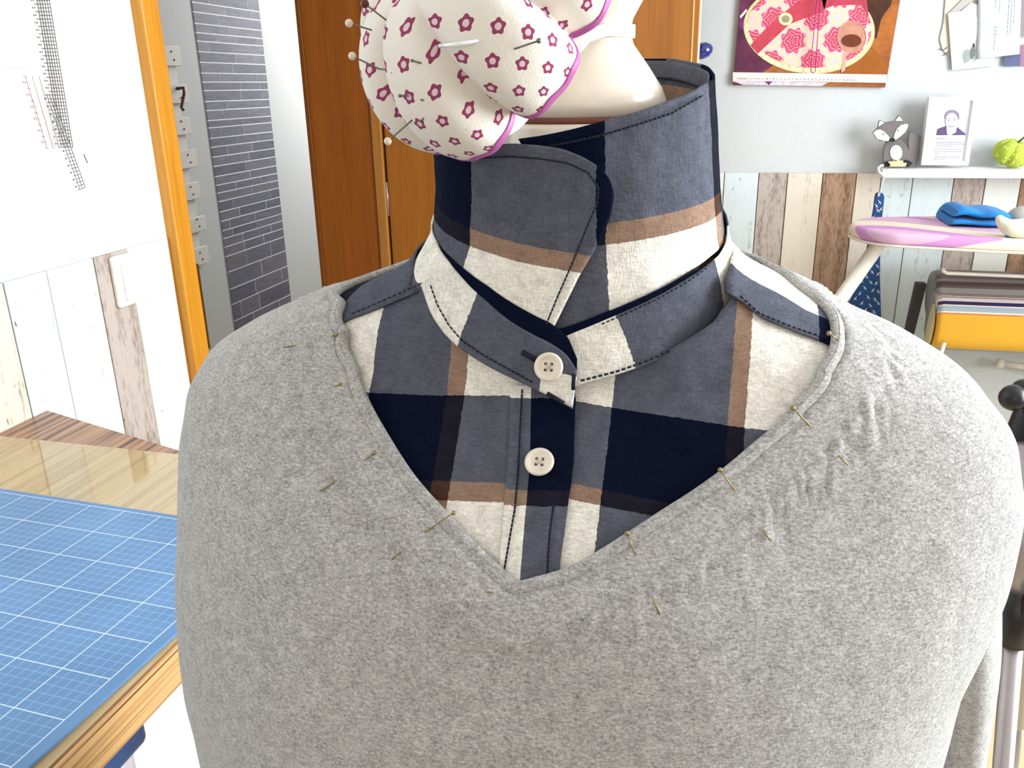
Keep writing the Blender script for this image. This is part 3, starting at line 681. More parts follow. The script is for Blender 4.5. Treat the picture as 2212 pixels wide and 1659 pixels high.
hc = thing('hanging_cloth', ony(1900, 420, HY), 'narrow navy cloth with white bird print hanging behind the ironing board', 'cloth')
obj('cloth', MB().prism([ony(x, y, HY) for x, y in hang], (0, .012, 0)), NAVYF, hc, bevel=.003)
mbb = MB()
for i, (x, y) in enumerate([(1900, 437), (1903, 452), (1893, 445), (1886, 470), (1896, 455), (1883, 540), (1897, 548), (1876, 556), (1890, 560), (1880, 572), (1895, 575), (1868, 578), (1884, 588), (1897, 592), (1872, 598), (1862, 608), (1881, 610), (1893, 612), (1868, 622), (1886, 627), (1897, 630), (1858, 634), (1875, 642), (1848, 645), (1890, 647), (1862, 655), (1880, 660), (1843, 662), (1897, 655), (1870, 670), (1888, 674), (1855, 676), (1836, 672), (1878, 684), (1895, 684)]):
    s = 1 if i % 2 else -1
    mbb.tube([ony(x-3*s, y+4, HY-.001), ony(x-1*s, y-1, HY-.001), ony(x+3*s, y-3.5, HY-.001)], .0011, 5).tube([ony(x-1*s, y-1, HY-.001), ony(x+2*s, y+2.5, HY-.001)], .0010, 5)
stuff(obj('bird_print', mbb, pm('white_print', (214, 222, 230), .8), hc))

# ------------------------------------------------------------------ ironing board with folded cloths
IY0, IY1, IZ = 1.98, 2.36, 1.034
ib = thing('ironing_board', (1.0, 2.17, 0), 'ironing board with pink and cream cover in front of planks', 'ironing board')
tipx = ony(1836, 492, 2.17)[0]
IC = NT('ironing_cover').setup(.85, .15)
g = IC.n('ShaderNodeSeparateXYZ'); IC.L(IC.n('ShaderNodeNewGeometry').outputs['Position'], g.inputs[0])
xx, yy, zz = g.outputs
band = IC.math('ADD', IC.math('MULTIPLY', yy, 4.6), IC.math('ADD', IC.math('MULTIPLY', wave(IC, xx, 11.0, 1.0), .36), IC.math('MULTIPLY', zz, -9.0)))
fb = IC.math('FRACT', band)
IC.color(IC.ramp(fb, [(0, lin((196, 140, 190))), (.22, lin((196, 140, 190))), (.225, lin((226, 212, 190))), (.56, lin((226, 212, 190))), (.565, lin((208, 170, 194))), (1, lin((216, 186, 206)))], 'CONSTANT'))
IC.bump(IC.noise(IC.coords('Object'), 25, 3), .3, .004)
ol = []
xr_ = XR-.22
for i in range(25):
    a = math.pi/2+math.pi*i/24; ol.append((tipx+.11+.11*math.cos(a), 2.17+.135*math.sin(a)*(1)))
pts = [(xr_, IY1), (tipx+.5, IY1), (tipx+.28, 2.17+.175)]+ol+[(tipx+.28, 2.17-.175), (tipx+.5, IY0), (xr_, IY0)]
obj('padded_cover', prism_z([(x, y) for x, y in pts], IZ-.030, IZ), IC.m, ib, bevel=.012, segs=4, smooth=True)
obj('cover_hem', MB().tube([(x, y, IZ-.029) for x, y in pts], .003, 8), pm('cover_hem_cream', (222, 206, 190), .8), ib, smooth=True)
LEGW = pm('ivory_metal', (222, 214, 200), .4)
la, lb = ony(1886, 545, 2.14), ony(1800, 668, 2.14); d_ = lb-la; d_ = d_*((.012-la[2])/d_[2])
obj('leg', MB().tube([la-np.array([0, 0, .0])-d_*.03, la+d_], .017, 14), LEGW, ib, smooth=True)
obj('leg', MB().tube([(la+d_)*[1, 0, 0]+np.array([1.0, 2.22, .012]), (la[0]+.62, 2.22, IZ-.04)], .017, 14), LEGW, ib, smooth=True)
obj('foot_bar', MB().tube([(la+d_)+np.array([0, -.17, .006]), (la+d_)+np.array([0, .17, .006])], .017, 12), LEGW, ib, smooth=True)
# folded blue towel
tw = thing('folded_towel', ony(2100, 478, 2.2), 'bright blue folded towel on the ironing board', 'towel')
BLU = fabric('blue_terry', (34, 120, 186), var=.25, weave=500, bump=.0015)
a, b = ony(2032, 470, 2.24), ony(2168, 470, 2.24); tx0, tx1 = a[0], b[0]
prof = []
h1 = .052
for t_ in np.linspace(0, 1, 13): prof.append((2.13+.005*math.sin(t_*9), IZ+.002+0*t_))
loop = [(2.30, .003), (2.16, .003), (2.135, .008), (2.13, .014), (2.137, .020), (2.17, .021), (2.27, .022), (2.285, .026), (2.27, .029), (2.17, .029), (2.142, .033), (2.132, .041), (2.145, .049), (2.18, .052), (2.26, .051), (2.295, .045), (2.31, .030), (2.31, .012)]
G = []
for i in range(15):
    s = i/14; dz = .004*math.sin(s*5+1)+.004*math.sin(s*11); sh_ = .006*math.sin(s*7); k_ = 1-.5*(abs(2*s-1))**8
    G.append([(tx0+(tx1-tx0)*s+.014*(z/.05)*(1 if s < .5 else -1)*abs(2*s-1), 2.22+(y-2.22)*(.9+.1*k_)+sh_, IZ+.0005+.72*z*(.86+.14*k_)+dz*z/.07) for y, z in loop])
G = np.array(G)
mbk = MB(); mbk.grid(np.concatenate([G, G[:, :1]], axis=1))
mbk.add(G[0], [tuple(range(18))]).add(G[-1], [tuple(range(18))[::-1]])
obj('towel_fold', mbk, BLU, tw, smooth=True)
# white knitted cloth over a blue cloth
bc = [ony(x, y, 2.02) for x, y in ((2166, 508), (2190, 520), (2260, 524), (2260, 500), (2180, 500))]
tag(obj('blue_cloth', MB().prism([(p[0], p[1]+(.02 if i > 2 else -.015), IZ+.0015) for i, p in enumerate(bc)], (0, 0, .010)), fabric('royal_cloth', (58, 96, 170)), bevel=.004), 'flat blue cloth under the white knitted cloth', 'cloth')
wk = MB()
spine = [(2156, 467, 2.03, .007), (2160, 474, 2.02, .010), (2168, 484, 2.02, .015), (2180, 492, 2.01, .019), (2198, 494, 2.01, .021), (2225, 492, 2.01, .022), (2260, 490, 2.01, .020), (2300, 490, 2.01, .012)]
wk.tube([ony(x, y, Y) for x, y, Y, r in spine], [r for *_, r in spine], 16)
o = obj('knitted_cloth', wk, fabric('ivory_knit', (226, 220, 200), weave=400, var=.15, bump=.0015), smooth=True, sub=1)
tag(o, 'crumpled ivory knitted cloth with a raised corner on the ironing board', 'cloth')
gb = ony(2200, 462, 2.2)
tag(obj('grey_ball', MB().ball(gb+np.array([.014, 0, -.006]), .033, 20, (1.1, 1, .75)), fabric('grey_felt', (176, 172, 160)), smooth=True), 'rounded grey pad behind the ivory cloth on the ironing board', 'pad')

# ------------------------------------------------------------------ wire rack with oilcloth rolls
RY = 2.34
rk = thing('wire_rack', (1.3, RY+.12, 0), 'white wire rack holding fabric rolls under the ironing board', 'rack')
wt = lambda pts, Y, r=.0045: MB().tube([ony(x, y, Y) for x, y in pts], r, 8)
FR = RY-.10
obj('top_wire', wt([(2036, 579), (2038, 586), (2046, 590), (2120, 593), (2212, 597), (2330, 603)], FR), LEGW, rk, smooth=True)
obj('side_wire', wt([(2040, 740), (2029, 775), (2005, 860), (1975, 970)], FR, .0055), LEGW, rk, smooth=True)
q = ony(1995, 640, RY+.17)
obj('rack_post', MB().prism([ony(x, y, RY+.16) for x, y in ((1980, 612), (2003, 613), (1972, 735), (1953, 735))], (0, .03, 0)), pm('charcoal_post', (60, 54, 58), .6), rk, bevel=.003)
q0 = ony(1970, 735, RY+.16)
obj('rack_post', MB().box((q0[0]-.012, RY+.16, 0), (q0[0]+.016, RY+.19, q0[2])), pm('charcoal_post_low', (60, 54, 58), .6), rk)
for x_ in (.95, 1.5): obj('rack_upright', MB().tube([(x_+.1, RY+.10, 0), (x_+.1, RY+.10, .80)], .008, 8), LEGW, rk, smooth=True)
def stripes(name, stops):
    t = NT(name).setup(.35, .4); u = t.n('ShaderNodeUVMap').outputs['UV']; s_ = t.n('ShaderNodeSeparateXYZ'); t.L(u, s_.inputs[0])
    nz_ = t.noise(t.coords('World', (3, 3, 3)), 6, 2)
    f_ = t.math('ADD', s_.outputs[1], t.math('MULTIPLY', t.math('SUBTRACT', nz_, .5), .004))
    t.color(t.ramp(f_, [(p_, lin(c_)) for p_, c_ in stops], 'CONSTANT')); return t.m
def roll(label, prof_px, Ys, x0, x1, m, name='fabric_roll', endcap=None):
    """closed profile in the Y-Z plane given as (y, z) points, v runs along the profile"""
    t = thing(name, (x0, Ys[0][0], 0), label, 'fabric roll'); P_ = np.array(Ys)
    L_ = np.concatenate([[0], np.cumsum(np.linalg.norm(np.diff(P_, axis=0), axis=1))]); L_ /= L_[-1]
    G_ = []; UV_ = []
    xs = [x0+.004, x0, x0, x0+.5*(x1-x0), x1]
    ctr = P_.mean(0)
    for i, x in enumerate([x0+.003, x0, x0+.012, x1]):
        sc_ = (.55, .93, 1, 1)[i]; G_.append([(x, *(ctr+(p_-ctr)*sc_)) for p_ in P_]); UV_.append([(0, l) for l in L_])
    mb_ = MB().grid(G_, UV_); mb_.add([g_ for g_ in G_[0]], [tuple(range(len(P_)))], [(0, l) for l in L_])
    obj('rolled_cloth', mb_, m, t, smooth=True); return t
def zat(y, Y): return ony(2110, y, Y)[2]
# back roll: soft grey stripes
zc0, zr0 = zat(640, RY+.04), .5*(zat(592, RY+.04)-zat(700, RY+.04))
prof = [(RY+.04-.068*math.sin(a), zc0+zr0*math.cos(a)) for a in np.linspace(0, 2*math.pi, 49)]
r0 = roll('grey and mauve striped fabric roll, upper one on wire rack', None, prof, ony(2018, 640, RY)[0], XR-.25,
     stripes('grey_stripes', [(0, (108, 102, 100)), (.06, (94, 86, 86)), (.10, (132, 126, 122)), (.125, (84, 68, 68)), (.15, (104, 88, 86)), (.165, (146, 146, 138)), (.20, (128, 128, 122)), (.215, (58, 66, 80)), (.235, (104, 114, 126)), (.265, (132, 106, 108)), (.32, (120, 96, 98)), (.6, (110, 104, 100))]))
obj('roll_flange', MB().lathe(ony(2006, 704, RY-.02), (1, -.1, -.05), [(0, .02), (.001, .058), (.004, .060), (.006, .056), (.0065, .02)], 32), pm('flange_cream', (206, 192, 146), .5, var=.12), r0, smooth=True)
# front roll: stripes with the broad mustard band
zt, zb_, yf = zat(650, FR), zat(772, FR), FR+.004
hh = zt-zb_
prof = []
for a in np.linspace(-math.pi, math.pi, 65):
    e = 2.6; cy, sy_ = math.cos(a), math.sin(a)
    prof.append((yf+.07-.068*np.sign(cy)*abs(cy)**(2/e), (zt+zb_)/2+hh/2*np.sign(sy_)*abs(sy_)**(2/e)))
Mu, Wh, Nv = (222, 166, 48), (232, 226, 220), (56, 46, 88)
roll('mustard, white and navy striped oilcloth roll, lower front one', None, prof, ony(2026, 700, FR)[0], XR-.25,
     stripes('oilcloth_stripes', [(0, (120, 116, 110)), (.20, Wh), (.272, (40, 40, 46)), (.283, (206, 200, 188)), (.300, (150, 84, 66)), (.308, (206, 200, 188)), (.322, (150, 140, 132)), (.352, (196, 180, 150)), (.362, Mu), (.572, (210, 122, 60)), (.580, Wh), (.588, (166, 182, 190)), (.618, Wh), (.628, Nv), (.652, Wh), (.682, (120, 66, 62)), (.690, Wh), (.705, (120, 66, 62)), (.712, (180, 160, 160)), (.74, (120, 116, 110))]))
# white pipe low on the wall
tag(obj('radiator_pipe', MB().tube([ony(x, y, YB-.05) for x, y in ((2159, 784), (2240, 796), (2330, 808))], .009, 10).lathe(ony(2157, 784, YB-.05), (1, 0, -.1), [(-.006, .008), (-.004, .014), (.012, .014), (.014, .009)], 14), LEGW, smooth=True), 'thin white pipe on the wall below the fabric rolls', 'pipe')

# ------------------------------------------------------------------ tripod at the right edge
tpd = thing('tripod', (*atd(2225, 900, .80)[:2], 0), 'black and silver tripod at the right edge behind the jumper', 'tripod')
hub = atd(2226, 905, .82)
obj('clamp_knob', MB().ball(atd(2188, 859, .80), .0125, 20), BLACK, tpd, smooth=True)
obj('clamp_knob', MB().ball(atd(2214, 848, .81), .0135, 20), BLACK, tpd, smooth=True)
obj('hub', MB().lathe(hub+np.array([0, 0, -.05]), (0, 0, 1), [(0, .012), (.004, .018), (.03, .02), (.055, .016), (.07, .012)], 20), BLACK, tpd, smooth=True)
l0 = atd(2222, 960, .80); l1 = atd(2166, 1659, .86)
dl = l1-l0; e_ = l0+dl*((.012-l0[2])/dl[2]); um = lambda s: l0+(e_-l0)*s
sA = np.linalg.norm(atd(2192, 1345, .832)-l0)/np.linalg.norm(e_-l0)
obj('leg', MB().tube([um(0), um(sA)], .0125, 16).tube([um(sA), um(1)], .0095, 16), CHROME, tpd, smooth=True)
obj('leg_clamp', MB().tube([um(sA-.035), um(sA-.033), um(sA+.022), um(sA+.024)], [.010, .0142, .0142, .010], 18), BLACK, tpd, smooth=True)
obj('clamp_lever', MB().obox(um(sA-.028)+np.array([.012, -.012, 0]), (.011, 0, 0), (0, .006, 0), (0, 0, .009)), BLACK, tpd, bevel=.002)
for ddx, ddy in ((.45, .05), (.25, .45)):
    f_ = np.array([hub[0]+ddx, hub[1]+ddy, .012]); m_ = l0+np.array([.02, .01, 0])
    obj('leg', MB().tube([m_, m_+(f_-m_)*.5], .0125, 14).tube([m_+(f_-m_)*.5, f_], .0095, 14), CHROME, tpd, smooth=True)

# ------------------------------------------------------------------ dress form with shirt and jumper
D_AX = .375; az_ = math.radians(-10); CA = np.array([D_AX*math.sin(az_), D_AX*math.cos(az_)])
_to = -CA/np.linalg.norm(CA); _an = math.atan2(_to[1], _to[0])-math.radians(10)
EF = np.array([math.cos(_an), math.sin(_an)]); EL = np.array([-EF[1], EF[0]])      # forward, lateral (viewer's right)
def tab(z, T): return np.interp(z, [t[0] for t in T][::-1], [t[1] for t in T][::-1])
class Surf:
    """body surface made of superellipse sections; z is measured from the camera height"""
    def __init__(s, aL, aR, bF, bB, n): s.T = (aL, aR, bF, bB); s.n = n
    def xyz(s, phi, z, off=0.0):
        phi, z = np.broadcast_arrays(np.asarray(phi, float), np.asarray(z, float))
        aL, aR, bF, bB = [tab(z, t)+off for t in s.T]; sn, cs = np.sin(phi), np.cos(phi); p = 2/s.n
        l = np.where(sn < 0, aL, aR)*np.sign(sn)*np.abs(sn)**p; f = np.where(cs < 0, bB, bF)*np.sign(cs)*np.abs(cs)**p
        return np.stack([CA[0]+l*EL[0]+f*EF[0], CA[1]+l*EL[1]+f*EF[1], z+H], -1)
    def hit(s, x, y, off=0.0):
        d = ray(x, y); t = np.linspace(.15, .75, 1500); P = d[None]*t[:, None]
        l = (P[:, :2]-CA)@EL; f = (P[:, :2]-CA)@EF; z = P[:, 2]
        aL, aR, bF, bB = [tab(z, q)+off for q in s.T]
        a = np.where(l < 0, aL, aR); b = np.where(f < 0, bB, bF)
        g = (np.abs(l)/a)**s.n+(np.abs(f)/b)**s.n-1
        i = np.where(g < 0)[0]; i = int(i[0]) if len(i) else int(np.argmin(g))
        u = g[i-1]/(g[i-1]-g[i]) if g[i] < 0 else 1.0
        k = lambda A: A[i-1]+u*(A[i]-A[i-1])
        l_, f_, z_ = k(l), k(f), k(z); ph = math.atan2(math.copysign(abs(l_/k(a))**(s.n/2), l_), math.copysign(abs(f_/k(b))**(s.n/2), f_))
        return ph, float(z_), float(l_)
    def normal(s, ph, z, off=0.0):
        e = 1e-3; a = s.xyz(ph+e, z, off)-s.xyz(ph-e, z, off); b = s.xyz(ph, z+e, off)-s.xyz(ph, z-e, off)
        n = np.cross(a, b); n /= np.linalg.norm(n, axis=-1, keepdims=True)+1e-12
        return n
R_ = math.radians
def smooth_tab(T, lo, hi, n=160, w=.006):
    z = np.linspace(hi, lo, n); f = np.array([np.mean(tab(z_+np.linspace(-w, w, 9), T)) for z_ in z]); return list(zip(z, f))
aL = [(-.06,.064),(-.075,.074),(-.085,.093),(-.095,.125),(-.105,.153),(-.12,.180),(-.14,.194),(-.165,.197),(-.2,.197),(-.24,.2),(-.29,.203),(-.35,.205),(-.45,.205),(-.62,.205)]
aR = [(-.06,.061),(-.075,.0755),(-.085,.1),(-.095,.12),(-.105,.1435),(-.12,.1695),(-.14,.186),(-.165,.191),(-.2,.1885),(-.24,.1786),(-.29,.174),(-.35,.182),(-.45,.19),(-.62,.2)]
aL = [(z, a-(.0045 if z < -.09 else 0)) for z, a in aL]; aR = [(z, a-(.0055 if z < -.09 else 0)) for z, a in aR]
bF = [(-.06,.05),(-.09,.055),(-.112,.062),(-.14,.083),(-.16,.1),(-.18,.114),(-.2,.122),(-.23,.132),(-.27,.138),(-.35,.13),(-.62,.12)]
bB = [(-.06,.05),(-.1,.07),(-.15,.085),(-.25,.09),(-.62,.1)]
TORSO = Surf(smooth_tab(aL, -.64, -.05, 240, .004), smooth_tab(aR, -.64, -.05, 240, .004), smooth_tab(bF, -.64, -.05, 160, .008), smooth_tab(bB, -.64, -.05), 2.3)
cz = [.02, 0, -.02, -.04, -.06, -.075, -.09, -.12]
kL = [[z, v] for z, v in zip(cz, [.0535, .0545, .055, .0545, .0565, .066, .070, .072])]
kR = [[z, v] for z, v in zip(cz, [.055, .0565, .059, .0612, .064, .069, .0725, .073])]
COLLAR = Surf(kL, kR, [(.02,.047),(-.02,.05),(-.06,.054),(-.09,.06),(-.12,.068)], [(.02,.052),(-.06,.055),(-.12,.06)], 2.15)
OFFJ = .0045
JUMP = NT('heather_grey_knit').setup(.95, .05)
v = JUMP.coords('Object'); vs_ = JUMP.coords('Object', (420, 420, 1500))
f1 = JUMP.noise(v, 950, 3, .7); f2 = JUMP.noise(vs_, 1.0, 3, .6); f3 = JUMP.noise(v, 160, 4, .65)
f = JUMP.math('ADD', JUMP.math('ADD', JUMP.math('MULTIPLY', f1, .45), JUMP.math('MULTIPLY', f2, .35)), JUMP.math('MULTIPLY', f3, .20))
JUMP.color(JUMP.ramp(f, [(.36, lin((120, 116, 112))), (.50, lin((170, 166, 162))), (.64, lin((212, 208, 204)))]))
JUMP.bump(JUMP.math('ADD', f1, f2), .5, .0006); JUMP.b.inputs['Sheen Weight'].default_value = .25; JUMP.b.inputs['Sheen Roughness'].default_value = .6
JUMP = JUMP.m

nkL = [(742,655),(745,720),(765,790),(790,870),(840,960),(900,1050),(960,1115),(1040,1200),(1115,1266)]
nkR = [(1240,1235),(1330,1180),(1430,1115),(1530,1050),(1640,960),(1720,880),(1780,790),(1805,720),(1797,678)]
nk = [TORSO.hit(x, y, OFFJ)[:2] for x, y in nkL+nkR]
PHV = nk[8][0]
nphi = [-math.pi, -2.3, R_(-100), R_(-78)]+[p[0] for p in nk]+[R_(88), R_(100), 2.3, math.pi]
nz_l = [-.070, -.074, -.0895, -.0905]+[p[1] for p in nk]+[-.0815, -.0800, -.074, -.070]
o_ = np.argsort(nphi); nphi = np.array(nphi)[o_]; nz_l = np.array(nz_l)[o_]
def ztop(ph): return np.interp(ph, nphi, nz_l)
def smooth1(a, k):
    for _ in range(k):
        b = a.copy(); b[1:-1] = .25*a[:-2]+.5*a[1:-1]+.25*a[2:]; a = b
    return a
fphi = np.concatenate([np.linspace(-math.pi, R_(-110), 26)[:-1], np.linspace(R_(-110), R_(-40), 70)[:-1], np.linspace(R_(-40), PHV, 110)[:-1], np.linspace(PHV, R_(45), 110)[:-1], np.linspace(R_(45), R_(115), 70)[:-1], np.linspace(R_(115), math.pi, 26)])
iv = int(np.argmin(abs(fphi-PHV))); zt_ = ztop(fphi)
zt_[:iv+1] = smooth1(zt_[:iv+1], 12); zt_[iv:] = smooth1(zt_[iv:], 12)
neck3 = TORSO.xyz(fphi, zt_, OFFJ)
NR, ZB = 230, -.60
ss = np.linspace(0, 1, NR)**1.55
PHI = np.repeat(fphi[:, None], NR, 1); Z = zt_[:, None]+(ZB-zt_[:, None])*ss[None]
P = TORSO.xyz(PHI, Z, OFFJ); N = TORSO.normal(PHI, Z, OFFJ)
ctr = np.array([CA[0], CA[1], 0]); s_ = np.sign(np.sum((P-ctr)[..., :2]*N[..., :2], -1)); N *= np.where(s_ == 0, 1, s_)[..., None]
front = (PHI > R_(-125)) & (PHI < R_(125))
dist = np.full(PHI.shape, 9.0)
idx = np.where(front & (Z > -.36))
pts_ = P[idx]; best = np.full(len(pts_), 9.0); arg = np.zeros(len(pts_), int)
nc = neck3[(fphi > R_(-120)) & (fphi < R_(120))]
segL = np.concatenate([[0], np.cumsum(np.linalg.norm(np.diff(nc, axis=0), axis=1))])
for k in range(len(nc)):
    dd = np.linalg.norm(pts_-nc[k], axis=1); m_ = dd < best; best[m_] = dd[m_]; arg[m_] = k
dist[idx] = best; along = np.zeros(PHI.shape); along[idx] = segL[arg]
disp = np.zeros(PHI.shape)
D0 = .0185
it = np.where(dist < .05)
for i, j in zip(*it):
    d = dist[i, j]; p = P[i, j]*1.0; a = along[i, j]
    w = mnoise.noise(Vector((a*260, d*90, 3.0))); w2 = mnoise.noise(Vector((a*420+d*300, d*60, 9.0)))
    rid = math.exp(-((d-D0-.0012*w)/.0022)**2)
    out = math.exp(-((d-D0-.006)/.006)**2)
    disp[i, j] = rid*(.0009+.0018*max(0, w2))+out*.0013*w2 + (.0007 if d < D0-.002 else 0) - .0011*math.exp(-((d-.0032)/.0012)**2)
big = np.zeros(PHI.shape)
for i in range(PHI.shape[0]):
    for j in range(0, NR):
        p = P[i, j]; big[i, j] = mnoise.noise(Vector(p*14))*.0022+mnoise.noise(Vector(p*45))*.0006
big *= np.clip(dist/.03, 0, 1)
P = P+N*(disp+big)[..., None]
jm = thing('jumper', (CA[0], CA[1], H-.35), 'grey heathered knit jumper with V neck on the dress form', 'jumper')
mbj = MB(); mbj.grid(P); jo = obj('body', mbj, JUMP, jm, smooth=True, solid=(.0016, -1))
rollp = neck3+TORSO.normal(fphi, zt_, OFFJ)*.0
roll_r = .0021
mbr = MB(); mbr.tube([p for p in rollp], [roll_r*(1.0 if abs(i-iv) > 2 else .9) for i in range(len(rollp))], 12)
ROLLM = JUMP.copy(); ROLLM.name = 'heather_grey_rolled_edge'
obj('neck_roll', mbr, ROLLM, jm, smooth=True)
# mitre seam at the point of the V and linking stitches along the band
def onj(x, y, lift=0.0):
    ph, z, _ = TORSO.hit(x, y, OFFJ+lift); return TORSO.xyz(ph, z, OFFJ+lift)
SEAMD = pm('seam_thread_dark', (84, 78, 72), .9)
obj('mitre_seam', MB().tube([onj(x, y, .0008) for x, y in ((1115, 1268), (1117, 1290), (1114, 1320), (1110, 1350), (1106, 1384))], .00055, 6), SEAMD, jm, smooth=True)
pk = [(668,640),(652,690),(660,740),(668,790),(682,840),(718,905),(742,960),(762,1010),(800,1070),(838,1130),(876,1185),(915,1235),(962,1285),(1010,1330),(1060,1365),(1100,1386),(1140,1362),(1200,1340),(1280,1308),(1345,1275),(1410,1240),(1480,1200),(1550,1160),(1620,1105),(1685,1045),(1745,985),(1800,925),(1845,860),(1880,790),(1895,735)]
mbs = MB()
for (x0, y0), (x1, y1) in zip(pk[:-1], pk[1:]):
    m_ = max(2, int(math.hypot(x1-x0, y1-y0)/13))
    for k in range(m_):
        s = (k+random.random()*.5)/m_; x, y = x0+(x1-x0)*s+random.uniform(-5, 5), y0+(y1-y0)*s+random.uniform(-4, 4)
        dx, dy = random.uniform(2, 5), random.uniform(3, 8)*(1 if random.random() < .6 else -1)
        try: mbs.tube([onj(x-dx, y-dy, .0004), onj(x, y, .0011), onj(x+dx, y+dy, .0004)], [.0003, .0010, .0003], 6)
        except Exception: pass
stuff(obj('linking_stitches', mbs, JUMP, jm, smooth=True))
# sleeves hanging from the armholes, empty
def mpos(l, f, z): return np.array([CA[0]+l*EL[0]+f*EF[0], CA[1]+l*EL[1]+f*EF[1], H+z])
def sleeve(sd, path):
    G = []; n = 28
    for k, (l, f, z, rl, rf) in enumerate(path):
        ring = []
        for q in range(n+1):
            a = 2*math.pi*q/n; ring.append(mpos(sd*(l+rl*math.cos(a)*(1+.12*math.sin(3*a+k*.5))), f+rf*math.sin(a), z+.01*math.cos(a)*0))
        G.append(ring)
    G = np.array(G); GG = []
    for k in range(len(G)-1):
        for t in np.linspace(0, 1, 7)[:-1]: GG.append(G[k]*(1-t)+G[k+1]*t)
    GG.append(G[-1]); GG = np.array(GG)
    for _ in range(6): GG[1:-1] = .25*GG[:-2]+.5*GG[1:-1]+.25*GG[2:]
    obj('sleeve', MB().grid(GG), JUMP, jm, smooth=True, solid=(.0016, -1))
sleeve(1, [(.150, -.02, -.135, .02, .04), (.172, -.03, -.17, .018, .055), (.182, -.045, -.22, .018, .058), (.194, -.055, -.28, .020, .056), (.199, -.058, -.36, .020, .052), (.198, -.06, -.62, .020, .045)])
sleeve(-1, [(.155, -.02, -.135, .02, .04), (.178, -.03, -.17, .018, .055), (.190, -.03, -.22, .018, .055), (.196, -.035, -.28, .018, .052), (.196, -.045, -.36, .018, .050), (.198, -.06, -.62, .020, .045)])

# ---- checked shirt
CR, NVY, BRN = (.84, .79, .71), (.0125, .0146, .0260), (.105, .046, .026)
def plaid(name, ust, vst, u0, u1, v0, v1):
    """yarn-dyed check: warp colour from U, weft colour from V, woven together"""
    t = NT(name).setup(.95, .03)
    s_ = t.n('ShaderNodeSeparateXYZ'); t.L(t.n('ShaderNodeUVMap').outputs['UV'], s_.inputs[0])
    v = t.coords('Object'); wob = t.math('MULTIPLY', t.math('SUBTRACT', t.noise(v, 500, 2), .5), .02)
    a = t.ramp(t.math('ADD', s_.outputs[0], t.math('MULTIPLY', wob, .15)), [((p-u0)/(u1-u0) if i else 0, c) for i, (p, c) in enumerate(ust)], 'CONSTANT')
    b = t.ramp(t.math('ADD', s_.outputs[1], t.math('MULTIPLY', wob, .15)), [((p-v0)/(v1-v0) if i else 0, c) for i, (p, c) in enumerate(vst)], 'CONSTANT')
    m = t.mix(1.0, a, b, 'MULTIPLY'); g = t.n('ShaderNodeGamma'); g.inputs[1].default_value = .5; t.L(m, g.inputs[0])
    sm = t.n('ShaderNodeSeparateColor'); t.L(m, sm.inputs[0]); dns = t.ramp(t.math('MULTIPLY', sm.outputs[1], 100.0), [(0, (.34, .46, .80)), (.03, (.34, .46, .80)), (.4, (.95, .97, 1)), (.7, (1, 1, 1))])
    w1 = t.noise(t.coords('Object', (1500, 1500, 350)), 1, 2); w2 = t.noise(t.coords('Object', (350, 350, 1500)), 1, 2); sl = t.noise(v, 160, 3)
    ww = t.math('ADD', t.math('ADD', w1, w2), sl)
    c = t.mix(1.0, t.mix(1.0, g.outputs[0], dns, 'MULTIPLY'), t.ramp(t.math('DIVIDE', ww, 3.0), [(.38, (.74, .74, .74)), (.62, (1.2, 1.2, 1.2))]), 'MULTIPLY')
    t.color(c); t.bump(t.math('ADD', t.math('MULTIPLY', ww, .4), t.math('MULTIPLY', t.noise(v, 75, 4), 1.6)), .5, .0012)
    return t.m
def lats(pts, k, S=TORSO, off=0.0, z0=-.13):
    return float(np.mean([l-k*(z-z0) for _, z, l in (S.hit(x, y, off) for x, y in pts)]))
shirt = thing('checked_shirt', (CA[0], CA[1], H-.2), 'navy, brown and cream checked cotton shirt with turned-up collar under the jumper', 'shirt')
def lat_of(Pw): return (Pw[..., 0]-CA[0])*EL[0]+(Pw[..., 1]-CA[1])*EL[1]
def cloth_noise(P, N, a=.0008, s=60, seed=0.0):
    out = np.zeros(P.shape[:2])
    for i in range(P.shape[0]):
        for j in range(P.shape[1]):
            p = P[i, j]; out[i, j] = a*mnoise.noise(Vector((p[0]*s+seed, p[1]*s, p[2]*s*.35)))+a*.45*mnoise.noise(Vector((p[0]*s*2.6, p[1]*s*2.6, p[2]*s*1.3+seed)))
    return P+N*out[..., None]
def outward(S, PHI, Z, off):
    P = S.xyz(PHI, Z, off); N = S.normal(PHI, Z, off); sg = np.sign(np.sum((P-ctr)[..., :2]*N[..., :2], -1)); return P, N*np.where(sg == 0, 1, sg)[..., None]
_edge = [TORSO.hit(x, y, .0004)[:2] for x, y in ((912, 600), (918, 640), (932, 672), (960, 718), (990, 748), (1040, 782), (1140, 832), (1190, 858), (1250, 832), (1330, 810), (1400, 786), (1460, 758), (1520, 722), (1570, 676), (1598, 640))]
_edge.sort()
